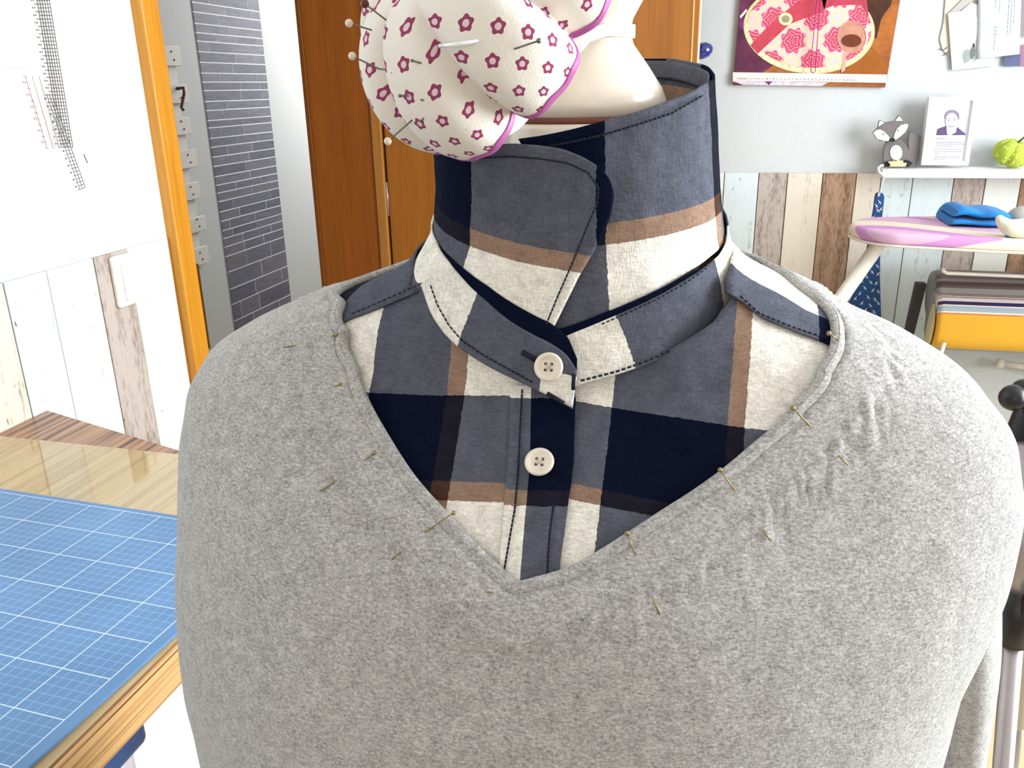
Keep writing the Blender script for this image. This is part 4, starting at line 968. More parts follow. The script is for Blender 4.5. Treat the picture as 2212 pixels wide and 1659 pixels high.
def panel(name, S, ph0, ph1, z0, z1, nu, nv, off, m, kx, ky, u0, u1, v0, v1, par, noise_a=.0008, seed=0., solid=.0006):
    ph = np.linspace(ph0, ph1, nu); z = np.linspace(z0, z1, nv); PHI, Z = np.meshgrid(ph, z, indexing='ij')
    tp_ = np.interp(ph, [e[0] for e in _edge], [e[1] for e in _edge])+.0012; Z = z0+(tp_[:, None]-z0)*np.linspace(0, 1, nv)[None]
    P, N = outward(S, PHI, Z, off); L = lat_of(P); U = (L-kx*(Z+.13)-u0)/(u1-u0); V = (Z-ky*L-v0)/(v1-v0)
    wt_ = np.clip((np.abs(np.degrees(PHI))-5)/6, 0, 1)*np.clip((44-np.abs(np.degrees(PHI)))/8, 0, 1)
    Pn = cloth_noise(P, N, noise_a*2.4, 48, seed); P = P+(Pn-P)*wt_[..., None]
    return obj(name, MB().grid(P, np.stack([U, V], -1)), m, par, smooth=True, solid=(solid, -1))
# viewer's left front
kxl = .0
L1 = lats([(833, 650), (806, 730), (800, 845)], kxl); L2 = lats([(967, 770), (954, 850), (945, 930)], kxl); L3 = lats([(1003, 765), (993, 850), (984, 1000), (980, 1090)], kxl)
hz = lambda pts, ky: float(np.mean([z-ky*l for _, z, l in (TORSO.hit(x, y) for x, y in pts)]))
kyl = .06
Vb = hz([(820, 855), (950, 848), (1080, 853)], kyl); Vc = hz([(960, 1042), (1060, 1046)], kyl); Vd = hz([(960, 1080), (1060, 1086)], kyl)
wl_ = [(-.30, NVY), (L1-.060, NVY), (L1-.045, CR), (L1, NVY), (L2, BRN), (L3, CR), (.05, CR)]
wl_ = [(-.30, NVY), (L1-.036, BRN), (L1-.027, CR), (L1, NVY), (L2, BRN), (L3, CR)]
PLM = plaid('shirt_check_left', wl_, [(-.30, CR), (Vd, BRN), (Vc, NVY), (Vb, CR)], -.30, .10, -.30, 0)
panel('left_front', TORSO, R_(-62), R_(1), -.27, -.068, 130, 110, .0004, PLM, kxl, kyl, -.30, .10, -.30, 0, shirt)
# viewer's right front
kxr = .02
A1 = lats([(1309, 880), (1300, 1000), (1288, 1130)], kxr); A2 = lats([(1602, 700), (1578, 830), (1556, 930)], kxr); A3 = lats([(1624, 700), (1605, 830), (1592, 960)], kxr)
kyr = -.10
B1 = hz([(1310, 882), (1480, 912), (1640, 932)], kyr); B2 = hz([(1280, 1058), (1430, 1085)], kyr); B3 = hz([(1250, 1095), (1430, 1115)], kyr)
PRM = plaid('shirt_check_right', [(-.10, CR), (A1, NVY), (A2, BRN), (A3, CR), (A3+.042, NVY)], [(-.30, CR), (B3, BRN), (B2, NVY), (B1, CR)], -.10, .30, -.30, 0)
panel('right_front', TORSO, R_(-1), R_(66), -.27, -.068, 130, 110, .0000, PRM, kxr, kyr, -.10, .30, -.30, 0, shirt, seed=5.)
# yoke over the shoulders and back
YKL = plaid('yoke_check_left', [(0, CR), (.099, BRN), (.106, NVY), (.16, CR)], [(0, NVY), (1.2, CR), (1.8, NVY), (2.6, CR)], 0, .3, 0, 3.2)
YKR = plaid('yoke_check_right', [(0, CR), (.103, NVY), (.16, CR)], [(0, NVY), (.34, CR), (1.0, NVY), (1.6, BRN), (1.8, CR), (2.6, NVY)], 0, .3, 0, 3.2)
def yoke(name, phs, zs, flip):
    nz = 60; z = np.linspace(-.066, -.20, nz); G = []; UV = []
    for s in np.linspace(0, 1, 90):
        end = math.pi if flip > 0 else -math.pi
        nom = phs[1][0]+(end-phs[1][0])*s**1.6
        top = np.interp(abs(nom), [R_(40), R_(48), R_(58), R_(75), R_(90), R_(140), R_(180)], [-.0800, -.0790, -.0735, -.068, -.066, -.058, -.055])
        z = top+(-.20-top)*np.linspace(0, 1, nz)
        st = np.interp(z, [p[1] for p in phs][::-1], [p[0] for p in phs][::-1])
        ph = st+(end-st)*s**1.6
        lift = .0012
        P, N = outward(TORSO, ph[None], z[None], lift); G.append(P[0]+N[0]*(.0010*math.exp(-(s/.012)**2))); UV.append(np.stack([abs(lat_of(G[-1]))/.3, abs(ph-st)/3.2], -1))
    G = np.array(G); P, N = G, np.zeros_like(G)
    obj(name, MB().grid(G, np.array(UV)), YKL if flip < 0 else YKR, shirt, smooth=True, solid=(.0008, -1))
yl = [TORSO.hit(x, y, .0012)[:2] for x, y in ((915, 622), (860, 647), (800, 672), (752, 690))]; yl = [(yl[0][0], -.06)]+yl+[(yl[-1][0], -.105), (R_(-75), -.16), (R_(-90), -.2)]
yr_ = [TORSO.hit(x, y, .0012)[:2] for x, y in ((1592, 648), (1640, 688), (1710, 716), (1782, 742))]; yr_ = [(yr_[0][0], -.06)]+yr_+[(yr_[-1][0]+.02, -.105), (R_(75), -.16), (R_(90), -.2)]
yoke('yoke', yl, None, -1); yoke('yoke', yr_, None, 1)
# placket with dark column, edges and stitching
THR = pm('navy_thread', (20, 22, 38), .8)
PKC = plaid('placket_check', [(0, CR), (.34, NVY)], [(-.30, CR), (Vd-.001, BRN), (Vc-.001, NVY), (Vb-.0005, CR)], 0, 1, -.30, 0)
pe = [(1103, 830, 1243), (1100, 900, 1242), (1096, 1000, 1239), (1088, 1100, 1226), (1080, 1200, 1212), (1074, 1290, 1202)]
rowsP = []; uvP = []
for (xa, y, xb) in pe:
    ha, hb_ = TORSO.hit(xa, y, .0022), TORSO.hit(xb, y, .0022)
    r_, u_ = [], []
    for s in np.linspace(0, 1, 26):
        ph = ha[0]+(hb_[0]-ha[0])*s; z = ha[1]+(hb_[1]-ha[1])*s; lf = .0024+.0006*math.sin(s*math.pi)
        q = TORSO.xyz(ph, z, lf); r_.append(q); u_.append((s, (z-kyl*float(lat_of(q))+.30)/.30))
    rowsP.append(r_); uvP.append(u_)
rowsP = np.array(rowsP); uvP = np.array(uvP)
def dens(A, k):
    o = []
    for i in range(len(A)-1):
        for t in np.linspace(0, 1, k+1)[:-1]: o.append(A[i]*(1-t)+A[i+1]*t)
    o.append(A[-1]); return np.array(o)
Pd = dens(rowsP, 12); Ud = dens(uvP, 12)
for i in range(Pd.shape[0]):
    for j in range(Pd.shape[1]):
        Pd[i, j] += np.append(EF, 0)*.0006*mnoise.noise(Vector((i*.25, j*.3, 2)))
obj('placket', MB().grid(Pd, Ud), PKC, shirt, smooth=True, solid=(.0009, -1))
def ons(S, x, y, off): ph, z, _ = S.hit(x, y, off); return S.xyz(ph, z, off)
def stitches(mb, S, pts, off, step=11, duty=.62, r=.00032):
    P = [np.array(p, float) for p in pts]; L = np.concatenate([[0], np.cumsum([np.linalg.norm(b-a) for a, b in zip(P[:-1], P[1:])])])
    d = 0
    while d < L[-1]-2:
        q = []
        for e in (d, min(L[-1], d+step*duty)):
            q.append([np.interp(e, L, [p[k] for p in P]) for k in (0, 1)])
        try: mb.tube([ons(S, *q[0], off), ons(S, (q[0][0]+q[1][0])/2, (q[0][1]+q[1][1])/2, off+.0003), ons(S, *q[1], off)], r, 5)
        except Exception: pass
        d += step
    return mb
mst = MB()
stitches(mst, TORSO, [(1128, 842), (1124, 920), (1120, 1010), (1112, 1100), (1098, 1180), (1086, 1250)], .0036, 10, .8, .0004)
stitches(mst, TORSO, [(1196, 1090), (1188, 1150), (1184, 1200), (1182, 1250)], .0036, 10, .8, .0004)
stitches(mst, TORSO, [(910, 612), (860, 635), (800, 661), (755, 680)], .0030, 12)
stitches(mst, TORSO, [(1600, 640), (1640, 676), (1710, 705), (1785, 730)], .0030, 12)
# collar stand
def cg(S, B, T, off, nu, nv, extra=None):
    """grid between a bottom curve B and a top curve T given in (phi, z)"""
    B, T = np.array(B), np.array(T)
    def res(A):
        L = np.concatenate([[0], np.cumsum(np.hypot(np.diff(A[:, 0])*.06, np.diff(A[:, 1])))]); L /= L[-1]; s = np.linspace(0, 1, nu)
        r = np.stack([np.interp(s, L, A[:, 0]), np.interp(s, L, A[:, 1])], 1)
        for _ in range(3): r[1:-1] = .25*r[:-2]+.5*r[1:-1]+.25*r[2:]
        return r
    b, t = res(B), res(T); v = np.linspace(0, 1, nv)[None, :, None]
    Q = b[:, None]*(1-v)+t[:, None]*v
    if extra is not None: Q = extra(Q, np.linspace(0, 1, nu), np.linspace(0, 1, nv))
    return Q
hk = lambda pts, off: [COLLAR.hit(x, y, off)[:2] for x, y in pts]
def cloth_from(name, Q, off, UVf, m, par, na=.0007, seed=0., solid=.0008, offf=None):
    PHI, Z = Q[..., 0], Q[..., 1]; P, N = outward(COLLAR, PHI, Z, off)
    if offf is not None: P = P+N*offf[..., None]
    UV = np.stack(UVf(PHI, Z), -1); P = cloth_noise(P, N, na, 70, seed)
    return obj(name, MB().grid(P, UV), m, par, smooth=True, solid=(solid, -1))
O1 = .0056
Bl = hk([(1238, 884), (1190, 858), (1140, 832), (1040, 782), (990, 748), (960, 718), (932, 672), (915, 618)], O1)+[(R_(-90), -.0755), (R_(-130), -.066), (-math.pi, -.060)]
Tl = hk([(1246, 800), (1225, 764), (1185, 738), (1100, 692), (1050, 648), (1000, 600), (970, 562), (948, 528)], O1)+[(R_(-90), -.051), (R_(-130), -.040), (-math.pi, -.034)]
pc = hk([(1030, 640), (1000, 720)], O1); uc = [p[0] for p in pc]; zc_ = [p[1] for p in pc]
slope = (uc[0]-uc[1])/(zc_[0]-zc_[1]); u_c = uc[0]-slope*zc_[0]
pt_ = hk([(1172, 800), (1172, 850)], O1); u_t = np.mean([p[0]-slope*p[1]*0 for p in pt_])
ST = plaid('stand_check_left', [(-4, NVY), (-2.2, CR), (-1.6, NVY), (-1.25, CR), (0, NVY), (1.0, NVY)], [(0, CR), (1.1, CR)], -4, 4, 0, 2)
def uvst(PHI, Z): return ((PHI-slope*Z-u_c)*1.0+4)/8, np.full(PHI.shape, .3)
Ql = cg(COLLAR, Bl, Tl, O1, 120, 22)
stand_l = cloth_from('collar_stand', Ql, O1, uvst, ST, shirt, na=.0003, seed=2.)
tipq = []
O2 = .0069
TPM = plaid('stand_tip_check', [(0, CR), (2, CR)], [(0, CR), (2, CR)], 0, 1, 0, 1)
Bt = hk([(1237, 881), (1200, 864), (1165, 846)], O2); Tt = hk([(1246, 815), (1215, 808), (1170, 806)], O2)
cloth_from('stand_tip', cg(COLLAR, Bt, Tt, O2, 20, 12), O2-.0006, lambda a, b: (np.full(a.shape, .3), np.full(a.shape, .3)), TPM, stand_l, na=.0003, solid=.0010)
O3 = .0027
Br = hk([(1235, 838), (1260, 828), (1330, 810), (1400, 786), (1460, 758), (1520, 722), (1570, 676), (1596, 640)], O3)+[(R_(96), -.078), (R_(130), -.066), (math.pi, -.060)]
Tr = hk([(1190, 742), (1230, 722), (1300, 694), (1360, 668), (1420, 640), (1480, 604), (1530, 572), (1560, 545)], O3)+[(R_(96), -.056), (R_(130), -.042), (math.pi, -.034)]
e1 = hk([(1338, 700), (1375, 800)], O3); e2 = hk([(1538, 600), (1560, 690)], O3)
s1 = (e1[0][0]-e1[1][0])/(e1[0][1]-e1[1][1]); c1 = e1[0][0]-s1*e1[0][1]; zm_ = float(np.mean([p[1] for p in e1]))
ustr = lambda a, z: a-s1*zm_-s1*(z-zm_)*np.clip((1.0-a)/.4, 0, 1)
c2 = float(np.mean([ustr(p[0], p[1]) for p in e2]))+.03
SR = plaid('stand_check_right', [(-4, CR), (c1, NVY), (c2, CR), (c2+.5, NVY)], [(0, CR), (1.1, CR)], -4, 4, 0, 2)
cloth_from('collar_stand', cg(COLLAR, Br, Tr, O3, 120, 22), O3, lambda a, z: ((ustr(a, z)+4)/8, np.full(a.shape, .3)), SR, shirt, na=.0005, seed=8.)
# dark facing between stand and leaf
NF = plaid('fold_shade_navy', [(0, NVY), (2, NVY)], [(0, NVY), (2, NVY)], 0, 1, 0, 1)
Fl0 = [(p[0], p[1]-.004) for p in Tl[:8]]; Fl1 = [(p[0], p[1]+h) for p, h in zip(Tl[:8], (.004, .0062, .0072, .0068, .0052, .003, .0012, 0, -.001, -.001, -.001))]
cloth_from('navy_fold_shade', cg(COLLAR, Fl0, Fl1, 0, 90, 8), O1-.0003, lambda a, z: (a*0+.3, a*0+.3), NF, shirt, na=.0001, solid=.0003)
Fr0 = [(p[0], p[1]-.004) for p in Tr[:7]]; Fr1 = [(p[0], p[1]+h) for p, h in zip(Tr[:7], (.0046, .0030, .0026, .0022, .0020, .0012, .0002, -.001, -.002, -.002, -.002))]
cloth_from('navy_fold_shade', cg(COLLAR, Fr0, Fr1, 0, 90, 8), O3-.0006, lambda a, z: (a*0+.3, a*0+.3), NF, shirt, na=.0001, solid=.0003)
# collar leaves, turned up
def rim(ph): return -.0135+.0125*(1-math.cos(ph))       # top rim rises to the back
OL, OR = .0040, .0006
edge = hk([(1196, 708), (1222, 655), (1250, 598), (1282, 545), (1306, 500), (1320, 458), (1326, 420), (1318, 388), (1296, 362)], OL)
topL = hk([(1296, 362), (1262, 340), (1215, 321), (1160, 313), (1110, 310), (1050, 314), (1000, 325), (962, 342)], OL)+[(R_(-80), -.020), (R_(-110), -.008), (R_(-140), .006), (-math.pi, .0115)]
botL = hk([(1196, 708), (1150, 682), (1100, 650), (1045, 628), (996, 590), (966, 556), (946, 532)], OL-.0016)+[(R_(-80), -.060), (R_(-110), -.053), (R_(-140), -.045), (-math.pi, -.040)]
def with_edge(E):
    E = np.array(E)
    Ls = np.concatenate([[0], np.cumsum(np.hypot(np.diff(E[:, 0])*.05, np.diff(E[:, 1])))]); Ls /= Ls[-1]
    def fn(Q, s, t):
        e = np.stack([np.interp(t, Ls, E[:, 0]), np.interp(t, Ls, E[:, 1])], 1)
        for _ in range(2): e[1:-1] = .25*e[:-2]+.5*e[1:-1]+.25*e[2:]
        dlt = e-Q[0]; w = np.clip(1-s/.22, 0, 1)[:, None, None]**1.5
        return Q+w*dlt[None]
    return fn
Qc = cg(COLLAR, botL, topL, OL, 190, 50, with_edge(edge))
pn = hk([(1020, 420), (1020, 360)], OL); pe_ = hk([(1284, 400), (1268, 520)], OL)
un = np.mean([p[0] for p in pn]); 
kz = -.9
ue = np.mean([p[0]-0 for p in pe_])
w0 = hk([(965, 476), (1020, 490), (1100, 520), (1240, 553)], OL); w1_ = hk([(962, 500), (1020, 522), (1100, 566), (1230, 590)], OL)
ksl = np.polyfit([p[0] for p in w0], [p[1] for p in w0], 1); ksl1 = np.polyfit([p[0] for p in w1_], [p[1] for p in w1_], 1)
sl_ = .5*(ksl[0]+ksl1[0]); v0_ = np.mean([p[1]-sl_*p[0] for p in w0]); v1_ = np.mean([p[1]-sl_*p[0] for p in w1_])
CLM = plaid('collar_check_left', [(-4, CR), (-2.4, NVY), (-1.9, BRN), (-1.75, CR), (-1.25, NVY), (un, CR), (ue, NVY), (ue+.25, CR)], [(-.15, CR), (v1_, BRN), (v0_, NVY)], -4, 4, -.15, .10)
def uvc(PHI, Z): return (PHI+4)/8, (np.where(PHI > R_(-70), Z-sl_*PHI, Z-sl_*R_(-70))+.15)/.25
SV = np.linspace(0, 1, Qc.shape[0])[:, None]; 
lift_ = .0*np.exp(-(SV/.10)**2)*np.linspace(0, 1, Qc.shape[1])[None]
leaf_l = cloth_from('collar_leaf', Qc, OL, uvc, CLM, shirt, na=.0003, seed=11., solid=.0011, offf=lift_)
topR = hk([(1120, 300), (1170, 293), (1240, 278), (1300, 262), (1380, 240), (1450, 216), (1500, 196), (1528, 178)], OR)+[(R_(88), .0015), (R_(110), .0065), (R_(140), .0105), (math.pi, .0115)]
botR = hk([(1185, 720), (1215, 716), (1300, 682), (1360, 655), (1420, 625), (1480, 588), (1530, 553), (1556, 528)], OR-.001)+[(R_(96), -.064), (R_(120), -.052), (R_(140), -.046), (math.pi, -.040)]
edR = hk([(1185, 720), (1200, 640), (1200, 520), (1180, 420), (1150, 350), (1120, 300)], OR)
Qr = cg(COLLAR, botR, topR, OR, 190, 50, with_edge(edR))
q1 = hk([(1295, 300), (1310, 520), (1313, 620)], OR); uq1 = np.mean([p[0] for p in q1]); q2 = hk([(1537, 300), (1540, 400)], OR); uq2 = np.mean([p[0] for p in q2])
x0_ = hk([(1330, 486), (1430, 467), (1530, 440)], OR); x1_ = hk([(1330, 527), (1430, 512), (1530, 478)], OR)
slr = np.polyfit([p[0] for p in x0_]+[p[0] for p in x1_], [p[1] for p in x0_]+[p[1]+.0065 for p in x1_], 1)[0]
vr0 = np.mean([p[1]-slr*p[0] for p in x0_]); vr1 = np.mean([p[1]-slr*p[0] for p in x1_])
CRM = plaid('collar_check_right', [(-4, NVY), (uq1, CR), (uq2, BRN), (uq2+.13, NVY), (uq2+.75, CR), (uq2+1.2, NVY)], [(-.15, CR), (vr1, BRN), (vr0, NVY)], -4, 4, -.15, .10)
cloth_from('collar_leaf', Qr, OR, lambda a, z: ((a+4)/8, (np.where(a < 1.5, z-slr*a, z-slr*1.5)+.15)/.25), CRM, shirt, na=.0005, seed=21., solid=.0011)
# inner collar at the back, seen over the rim
IN = plaid('under_collar_check', [(0, CR), (1.2, CR)], [(0, CR), (.45, BRN), (.74, NVY)], 0, 1, 0, 1)
bi = [(R_(60), -.034), (R_(100), -.032), (R_(140), -.030), (R_(180), -.028), (R_(230), -.030), (R_(270), -.034)]; ti = [(R_(60), -.006), (R_(100), .0042), (R_(140), .0096), (R_(180), .0108), (R_(230), .009), (R_(270), -.008)]
Qi = cg(COLLAR, bi, ti, 0, 90, 24)
cloth_from('under_collar', Qi, -.0014, lambda a, z: (a*0+.4, np.broadcast_to(np.linspace(0, 1, a.shape[1])[None], a.shape)), IN, shirt, na=.0004)
mi = MB()
ph = np.linspace(R_(75), R_(200), 40); zz_ = np.array([np.interp(p, [q[0] for q in ti], [q[1] for q in ti]) for p in ph])-.0075
mi.tube([COLLAR.xyz(p, z, -.0032) for p, z in zip(ph, zz_)], .0005, 5)
stuff(obj('collar_seam', mi, THR, shirt, smooth=True))
stitches(mst, COLLAR, [(1180, 700), (1205, 640), (1240, 560), (1268, 490), (1290, 440), (1292, 405), (1270, 372), (1225, 352), (1160, 342), (1100, 338), (1030, 342)], OL+.0022, 10, .8, .00035)
stitches(mst, COLLAR, [(1160, 322), (1240, 306), (1300, 292), (1380, 268), (1450, 245), (1520, 205)], OR+.0014, 10, .8, .0004)
stitches(mst, COLLAR, [(1150, 826), (1045, 768), (998, 736), (970, 704), (945, 660), (928, 612)], O1+.0010, 11, .7, .0003)
stitches(mst, COLLAR, [(1255, 822), (1330, 803), (1400, 779), (1460, 751), (1516, 715), (1565, 670)], O3+.0014, 13, .6, .00045)
stitches(mst, COLLAR, [(1300, 700), (1360, 674), (1420, 646), (1480, 612), (1526, 580)], O3+.0014, 11, .6, .0003)
stuff(obj('stitching', mst, THR, shirt, smooth=True))
# buttonhole and corner bar tacks
mbh = MB()
for S, a, b, r in (((COLLAR), (1128, 761), (1160, 779), .0011), (COLLAR, (1182, 850), (1218, 871), .0009), (COLLAR, (1240, 808), (1238, 842), .0008)):
    mbh.tube([ons(S, *a, .0072), ons(S, (a[0]+b[0])/2, (a[1]+b[1])/2, .0076), ons(S, *b, .0072)], r, 8)
obj('buttonhole', mbh, THR, stand_l, smooth=True)
BTN = pm('button_ivory', (228, 216, 198), .25, .5, var=.02, coat=.4); HOLE = pm('button_hole', (52, 42, 38), .8)
def button(S, x, y, off, rpx, tilt):
    c = ons(S, x, y, off); ph, z, _ = S.hit(x, y, off); n = S.normal(ph, z, off); n *= np.sign(n[:2]@EF); n = n+tilt*np.array([0, 0, 1]); n /= np.linalg.norm(n)
    r = rpx/F*float((c-CAM)@fwd)
    b = obj('button', MB().lathe(c, n, [(-.0002, r*.80), (.0002, r*.94), (.0010, r), (.0018, r*.97), (.0021, r*.86), (.0019, r*.74), (.0013, r*.62), (.0011, r*.3), (.0011, .0001)], 40), BTN, shirt, smooth=True)
    e1 = np.cross(n, [0, 0, 1.0]); e1 /= np.linalg.norm(e1); e2 = np.cross(n, e1)
    mh = MB(); mt = MB(); hs = []
    for sx, sy in ((-1, -1), (1, -1), (1, 1), (-1, 1)):
        h = c+(e1*sx+e2*sy)*r*.20+n*.00105; hs.append(h); mh.lathe(h, n, [(0, r*.10), (.0003, r*.10), (.00032, .0001)], 10)
    for i, j in ((0, 2), (1, 3)): mt.tube([hs[i]+n*.0002, (hs[i]+hs[j])/2+n*.0006, hs[j]+n*.0002], .00022, 6)
    obj('button_holes', mh, HOLE, b); obj('button_thread', mt, pm('thread_cream', (206, 192, 172), .8), b, smooth=True)
button(COLLAR, 1186, 793, .0074, 32, .1)
button(TORSO, 1166, 1000, .0046, 32.5, .25)

# ---- dress form itself: neck with cap and knob, torso, stand
df = thing('dress_form', (CA[0], CA[1], 0), 'cream plastic dress form neck cap rising from the collar', 'dress form')
zN = H-.0135
nl, nf = .004, -.006
ax0 = mpos(nl, nf, 0)[:2]
nax = np.array([.0, .0, 1.0])
obj('neck', MB().lathe((ax0[0], ax0[1], H-.10), nax, [(-.04, .054), (0, .048), (.03, .042), (.06, .0375), (.0835, .0355), (.0855, .034)], 40), CREAM_PL, df, smooth=True)
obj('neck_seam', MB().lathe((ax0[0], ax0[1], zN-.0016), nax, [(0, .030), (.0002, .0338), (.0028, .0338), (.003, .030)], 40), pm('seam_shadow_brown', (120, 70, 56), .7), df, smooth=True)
obj('neck_cap', MB().lathe((ax0[0], ax0[1], zN+.001), nax, [(0, .032), (.0008, .0335), (.006, .0338), (.011, .0318), (.020, .0255), (.028, .0195), (.033, .0178), (.038, .0190), (.046, .0235), (.055, .0245), (.064, .021), (.070, .012), (.071, .0005)], 48), CREAM_PL, df, smooth=True)
zz2 = np.linspace(-.125, -.64, 50); ph2 = np.linspace(-math.pi, math.pi, 61)
obj('torso', MB().grid(TORSO.xyz(np.repeat(ph2[:, None], 50, 1), np.repeat(zz2[None], 61, 0), -.004)), fabric('form_jersey', (216, 206, 190)), df, smooth=True)
obj('stand_pole', MB().tube([(CA[0], CA[1], .03), (CA[0], CA[1], H-.5)], .014, 16), CHROME, df, smooth=True)
for k in range(4):
    a = k*math.pi/2+.4; obj('foot', MB().tube([(CA[0], CA[1], .06), (CA[0]+.10*math.cos(a), CA[1]+.10*math.sin(a), .045), (CA[0]+.24*math.cos(a), CA[1]+.24*math.sin(a), .012)], .012, 10), BLACK, df, smooth=True)

# ---- dressmaking pins through the neckline (each woven in and out of the knit)
def pin(label, pts, r=.00030, head=None, m=BRASS, group='brass pins in the jumper'):
    P = [onj(x, y, l) for x, y, l in pts]; t = thing('dressmaking_pin', P[0], label, 'pin')
    obj('pin_shaft', MB().tube(P, r, 8), m, t, smooth=True)
    obj('pin_head', MB().ball(P[0], head or .00085, 12), m, t, smooth=True)
    return t
def woven(a, b, c, d):
    (x0, y0), (x1, y1), (x2, y2), (x3, y3) = a, b, c, d
    return [(x0, y0, .0032), ((x0+x1)/2, (y0+y1)/2, .0034), (x1, y1, .0014), ((x1+x2)/2, (y1+y2)/2, -.0028), (x2, y2, .0006), ((x2+x3)/2, (y2+y3)/2, .0030), (x3, y3, .0034)]
pin('uppermost brass pin on the left neckband of the grey jumper', woven((727, 723), (708, 727), (660, 742), (613, 750)))
pin('second brass pin from the top on the left side of the V neck', woven((735, 830), (712, 838), (645, 870), (598, 887)))
pin('third brass pin down on the left side of the V neck', woven((808, 978), (780, 1000), (738, 1030), (692, 1061)))
pin('brass pin crossing the rolled edge low on the left of the V', [(980, 1108, .0064), (955, 1124, .0072), (930, 1141, .0040), (905, 1158, .0012), (890, 1172, -.0028), (874, 1185, .0006), (860, 1197, .0030), (846, 1209, .0034)])
pin('brass pin lying level just left of the V point', [(1085, 1282, .0016), (1060, 1280, .0030), (1022, 1276, .0022)], head=.0004)
pin('brass pin with round head crossing the edge right of the V point', [(1355, 1152, .0072), (1362, 1172, .0074), (1370, 1192, .0040), (1377, 1213, .0012), (1387, 1234, -.0028), (1397, 1255, .0006), (1410, 1290, .0034), (1425, 1328, .0036)], head=.0011)
pin('brass pin with round head midway up the right neckline', [(1555, 1015, .0072), (1566, 1030, .0074), (1582, 1052, .0036), (1598, 1075, .0012), (1620, 1105, -.0028), (1640, 1135, .0006), (1653, 1152, .0030), (1665, 1168, .0032)], head=.0010)
pin('brass pin high on the right neckline beside the white check', [(1713, 882, .0070), (1727, 896, .0066), (1745, 915, .0030), (1763, 934, .0012), (1785, 956, -.0028), (1803, 975, .0006), (1818, 990, .0030), (1832, 1005, .0032)], head=.0010)
pin('topmost brass pin at the right shoulder edge of the jumper', [(1790, 720, .0066), (1800, 727, .0064), (1813, 735, .0026)], head=.0010)

# ---- floral pincushion in front of the neck cap
PC = atd(1043, 38, .292)
a_r = 318/F*.292
pax = right*(-.700)+up*.330-fwd*.633
FL = NT('floral_cotton').setup(.85, .15)
uvn = FL.n('ShaderNodeUVMap').outputs['UV']; su = FL.n('ShaderNodeSeparateXYZ'); FL.L(uvn, su.inputs[0])
PER = .0163
def flower(ph):
    x = FL.math('SUBTRACT', FL.math('FRACT', FL.math('ADD', FL.math('DIVIDE', su.outputs[0], PER), ph)), .5)
    y = FL.math('SUBTRACT', FL.math('FRACT', FL.math('ADD', FL.math('DIVIDE', su.outputs[1], PER), ph)), .5)
    r = FL.math('SQRT', FL.math('ADD', FL.math('MULTIPLY', x, x), FL.math('MULTIPLY', y, y)))
    an = FL.math('ARCTAN2', y, x)
    pet = FL.math('ADD', .158, FL.math('MULTIPLY', FL.math('COSINE', FL.math('MULTIPLY', an, 5.0)), .022))
    out = FL.math('LESS_THAN', r, pet); inn = FL.math('LESS_THAN', r, .075)
    return FL.math('SUBTRACT', out, inn), inn
fa, ia = flower(0.0); fb_, ib_ = flower(.5)
c = FL.mix(FL.math('MAXIMUM', fa, fb_), lin((236, 228, 218)), lin((150, 66, 100)))
c = FL.mix(FL.math('MAXIMUM', ia, ib_), c, lin((226, 200, 206)))
FL.color(c); FL.bump(FL.math('ADD', FL.noise(FL.coords('Object'), 1200, 2), FL.math('MULTIPLY', FL.noise(FL.coords('Object'), 120, 2), 2.0)), .25, .0006)
PLAINW = fabric('plain_white_cotton', (238, 230, 222), var=.05)
pcs = thing('pincushion', PC, 'white pumpkin pincushion with magenta flower print and ribbon rim', 'pincushion')
n_l = 8
e1_ = right*.6+up*-.8
P, UV, e1v, e2v = pumpkin(PC, pax, a_r, a_r*.70, n_l, 0.0, .15, 192, 70, 0.02, R_(96), 1.0, e1=e1_, power=.86)
# turn the creases to where the photo shows them
def phase_for(px, py):
    d = atd(px, py, .25)-atd(930, -10, .25); d = d-pax*(d@pax); return math.atan2(d@e2v, d@e1v)
ph0 = phase_for(1085, 265)
P, UV, _, _ = pumpkin(PC, pax, a_r, a_r*.70, n_l, ph0, .23, 240, 80, 0.02, R_(112), 1.0, e1=e1v, power=.86)
obj('printed_lobes', MB().grid(P, UV), FL.m, pcs, smooth=True)
P2, UV2, _, _ = pumpkin(PC, pax, a_r*.90, a_r*.60, n_l, ph0, .22, 160, 50, R_(106), math.pi-.02, 1.0, e1=e1v, power=.80)
obj('plain_base', MB().grid(P2, UV2), PLAINW, pcs, smooth=True)
rr = []; wv = 26
G = []
for i in range(361):
    be = 2*math.pi*i/360; cre = (1-abs(math.sin(n_l*(be-ph0)/2)))**2.2; row = []
    for s in (-1, -.5, 0, .5, 1):
        al = R_(111)+s*.038+.016*math.sin(be*wv*1.0)*(1 if s < 0 else .6); sn = math.sin(al)
        R = a_r*(sn**.84)*(1-.22*cre)*1.006; z = a_r*.70*math.cos(al)*(1-.085*cre)
        row.append(PC+pax*z/np.linalg.norm(pax)+R*(math.cos(be)*e1v+math.sin(be)*e2v))
    G.append(row)
obj('rim_ribbon', MB().grid(G), pm('magenta_rickrack', (176, 92, 152), .45, var=.1, scale=120), pcs, smooth=True, solid=(.0008, 1))
wb_c = np.array([ax0[0], ax0[1], zN+.034]); tw_ = (PC-wb_c)*[1, 1, 0]; tw_ /= np.linalg.norm(tw_); a0_ = math.atan2(tw_[1], tw_[0])
bp = [PC-pax*a_r*.45]+[wb_c+.0188*np.array([math.cos(a0_+a), math.sin(a0_+a), 0]) for a in np.linspace(.9, 2*math.pi-.9, 22)]+[PC-pax*a_r*.45]
bp = np.array(bp); bnd = np.stack([bp+np.array([0, 0, h]) for h in (-.0024, 0, .0024)], 1)
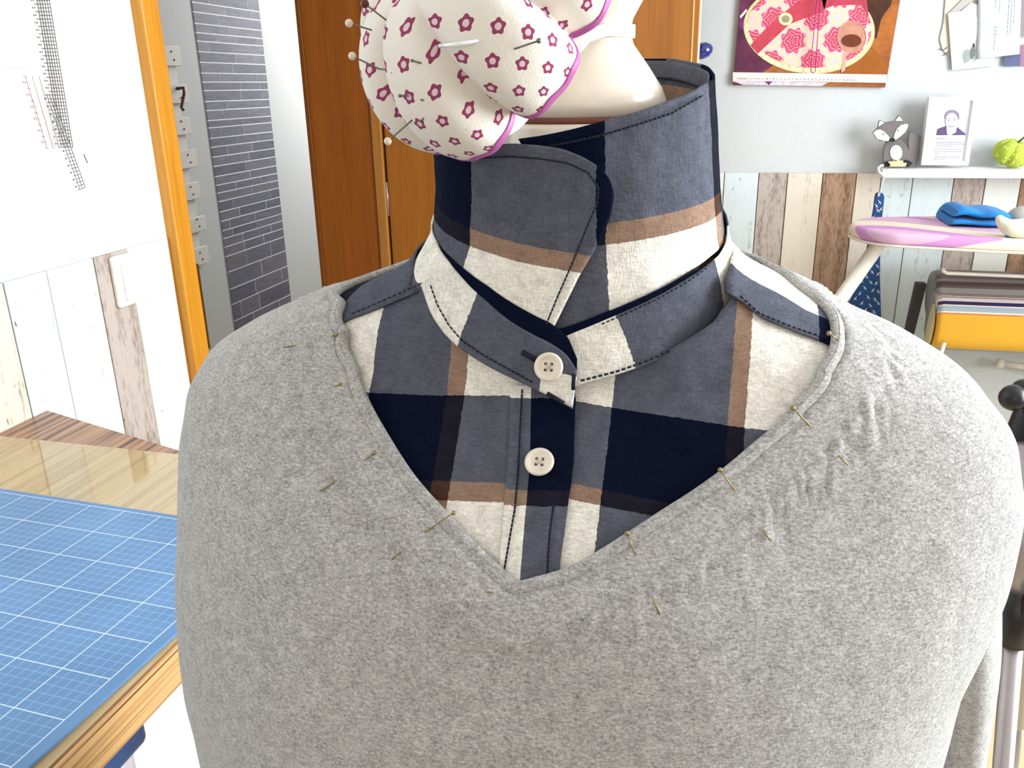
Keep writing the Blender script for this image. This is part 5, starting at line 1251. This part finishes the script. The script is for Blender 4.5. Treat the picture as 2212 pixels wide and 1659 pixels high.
obj('elastic_band', MB().grid(bnd), PLAINW, pcs, smooth=True, solid=(.0012, 1))
pole = PC+pax*a_r*.70*.86
obj('centre_button', MB().ball(pole, .0055, 16, (1, 1, 1)), pm('button_lime', (214, 206, 150), .6), pcs, smooth=True)
def pcp(x, y):
    """point on the cushion's outer skin seen at a pixel (ellipsoid)"""
    d = ray(x, y); w = pax/np.linalg.norm(pax); o = CAM-PC
    def sc(v): return np.array([(v@e1v)/a_r, (v@e2v)/a_r, (v@w)/(a_r*.70)])
    A_, B__ = sc(d), sc(o); a_, b_, c_ = A_@A_, 2*A_@B__, B__@B__-1.0; q = b_*b_-4*a_*c_
    t = (-b_-math.sqrt(q))/(2*a_) if q > 0 else -b_/(2*a_)
    return CAM+d*t
def cpin(label, head_px, dh, entry, rehead=None, exit_=None, m=STEEL, hm=GLASSHEAD, r=.00028, hr=.0013):
    e = pcp(*entry); h = atd(*head_px, float((e-CAM)@fwd)+dh)
    t = thing('pincushion_pin', h, label, 'pin')
    ins = e+(e-h)/np.linalg.norm(e-h)*.003
    pts = [h, e, ins]
    if rehead is not None:
        a_, b_ = pcp(*rehead), pcp(*exit_); n1 = (a_-PC)/np.linalg.norm(a_-PC); n2 = (b_-PC)/np.linalg.norm(b_-PC)
        pts = [h, e, a_-n1*.0006, (a_+b_)/2+n1*.0010, b_-n2*.0006]
    obj('pin_shaft', MB().tube(pts, r, 8), m, t, smooth=True); obj('pin_head', MB().ball(h, hr, 14), hm, t, smooth=True)
cpin('steel pin with pearl head at the upper left of the pincushion', (754, 50), -.004, (803, 65))
cpin('steel pin with pearl head at the left edge of the pincushion', (761, 121), -.004, (819, 149), (844, 153), (858, 156))
cpin('glass-headed pin sticking out at the lower left of the pincushion', (838, 305), .000, (892, 258), (898, 265), (925, 248))
cpin('pin lying across the lower left lobe of the pincushion', (864, 207), -.0014, (888, 207), (903, 211), (925, 215), hm=STEEL, hr=.0006)
cpin('steel pin with dark head in the middle right lobe of the pincushion', (1164, 88), -.003, (1110, 106), hm=STEEL, hr=.0008)
cpin('dark pin at the top left of the pincushion near the wood door', (788, 8), -.004, (822, 34), hm=pm('dark_red_head', (96, 40, 34), .3), hr=.0014)
cpin('short pin between two flowers on the left lobe', (890, 131), -.0012, (908, 136), hm=STEEL, hr=.0005)
nd0, nd1 = pcp(952, 97), pcp(1036, 86); nn = (nd0-PC)/np.linalg.norm(nd0-PC)
nd = thing('needle', nd0, 'shiny white steel needle lying across the pincushion lobes', 'needle')
obj('needle_shaft', MB().tube([nd0+nn*.0014, (nd0+nd1)/2+nn*.0034, nd1+nn*.0010], [.0006, .0008, .0004], 10), pm('needle_polished', (240, 240, 244), .25, .6, metal=.2, var=.02, coat=.6), nd, smooth=True)
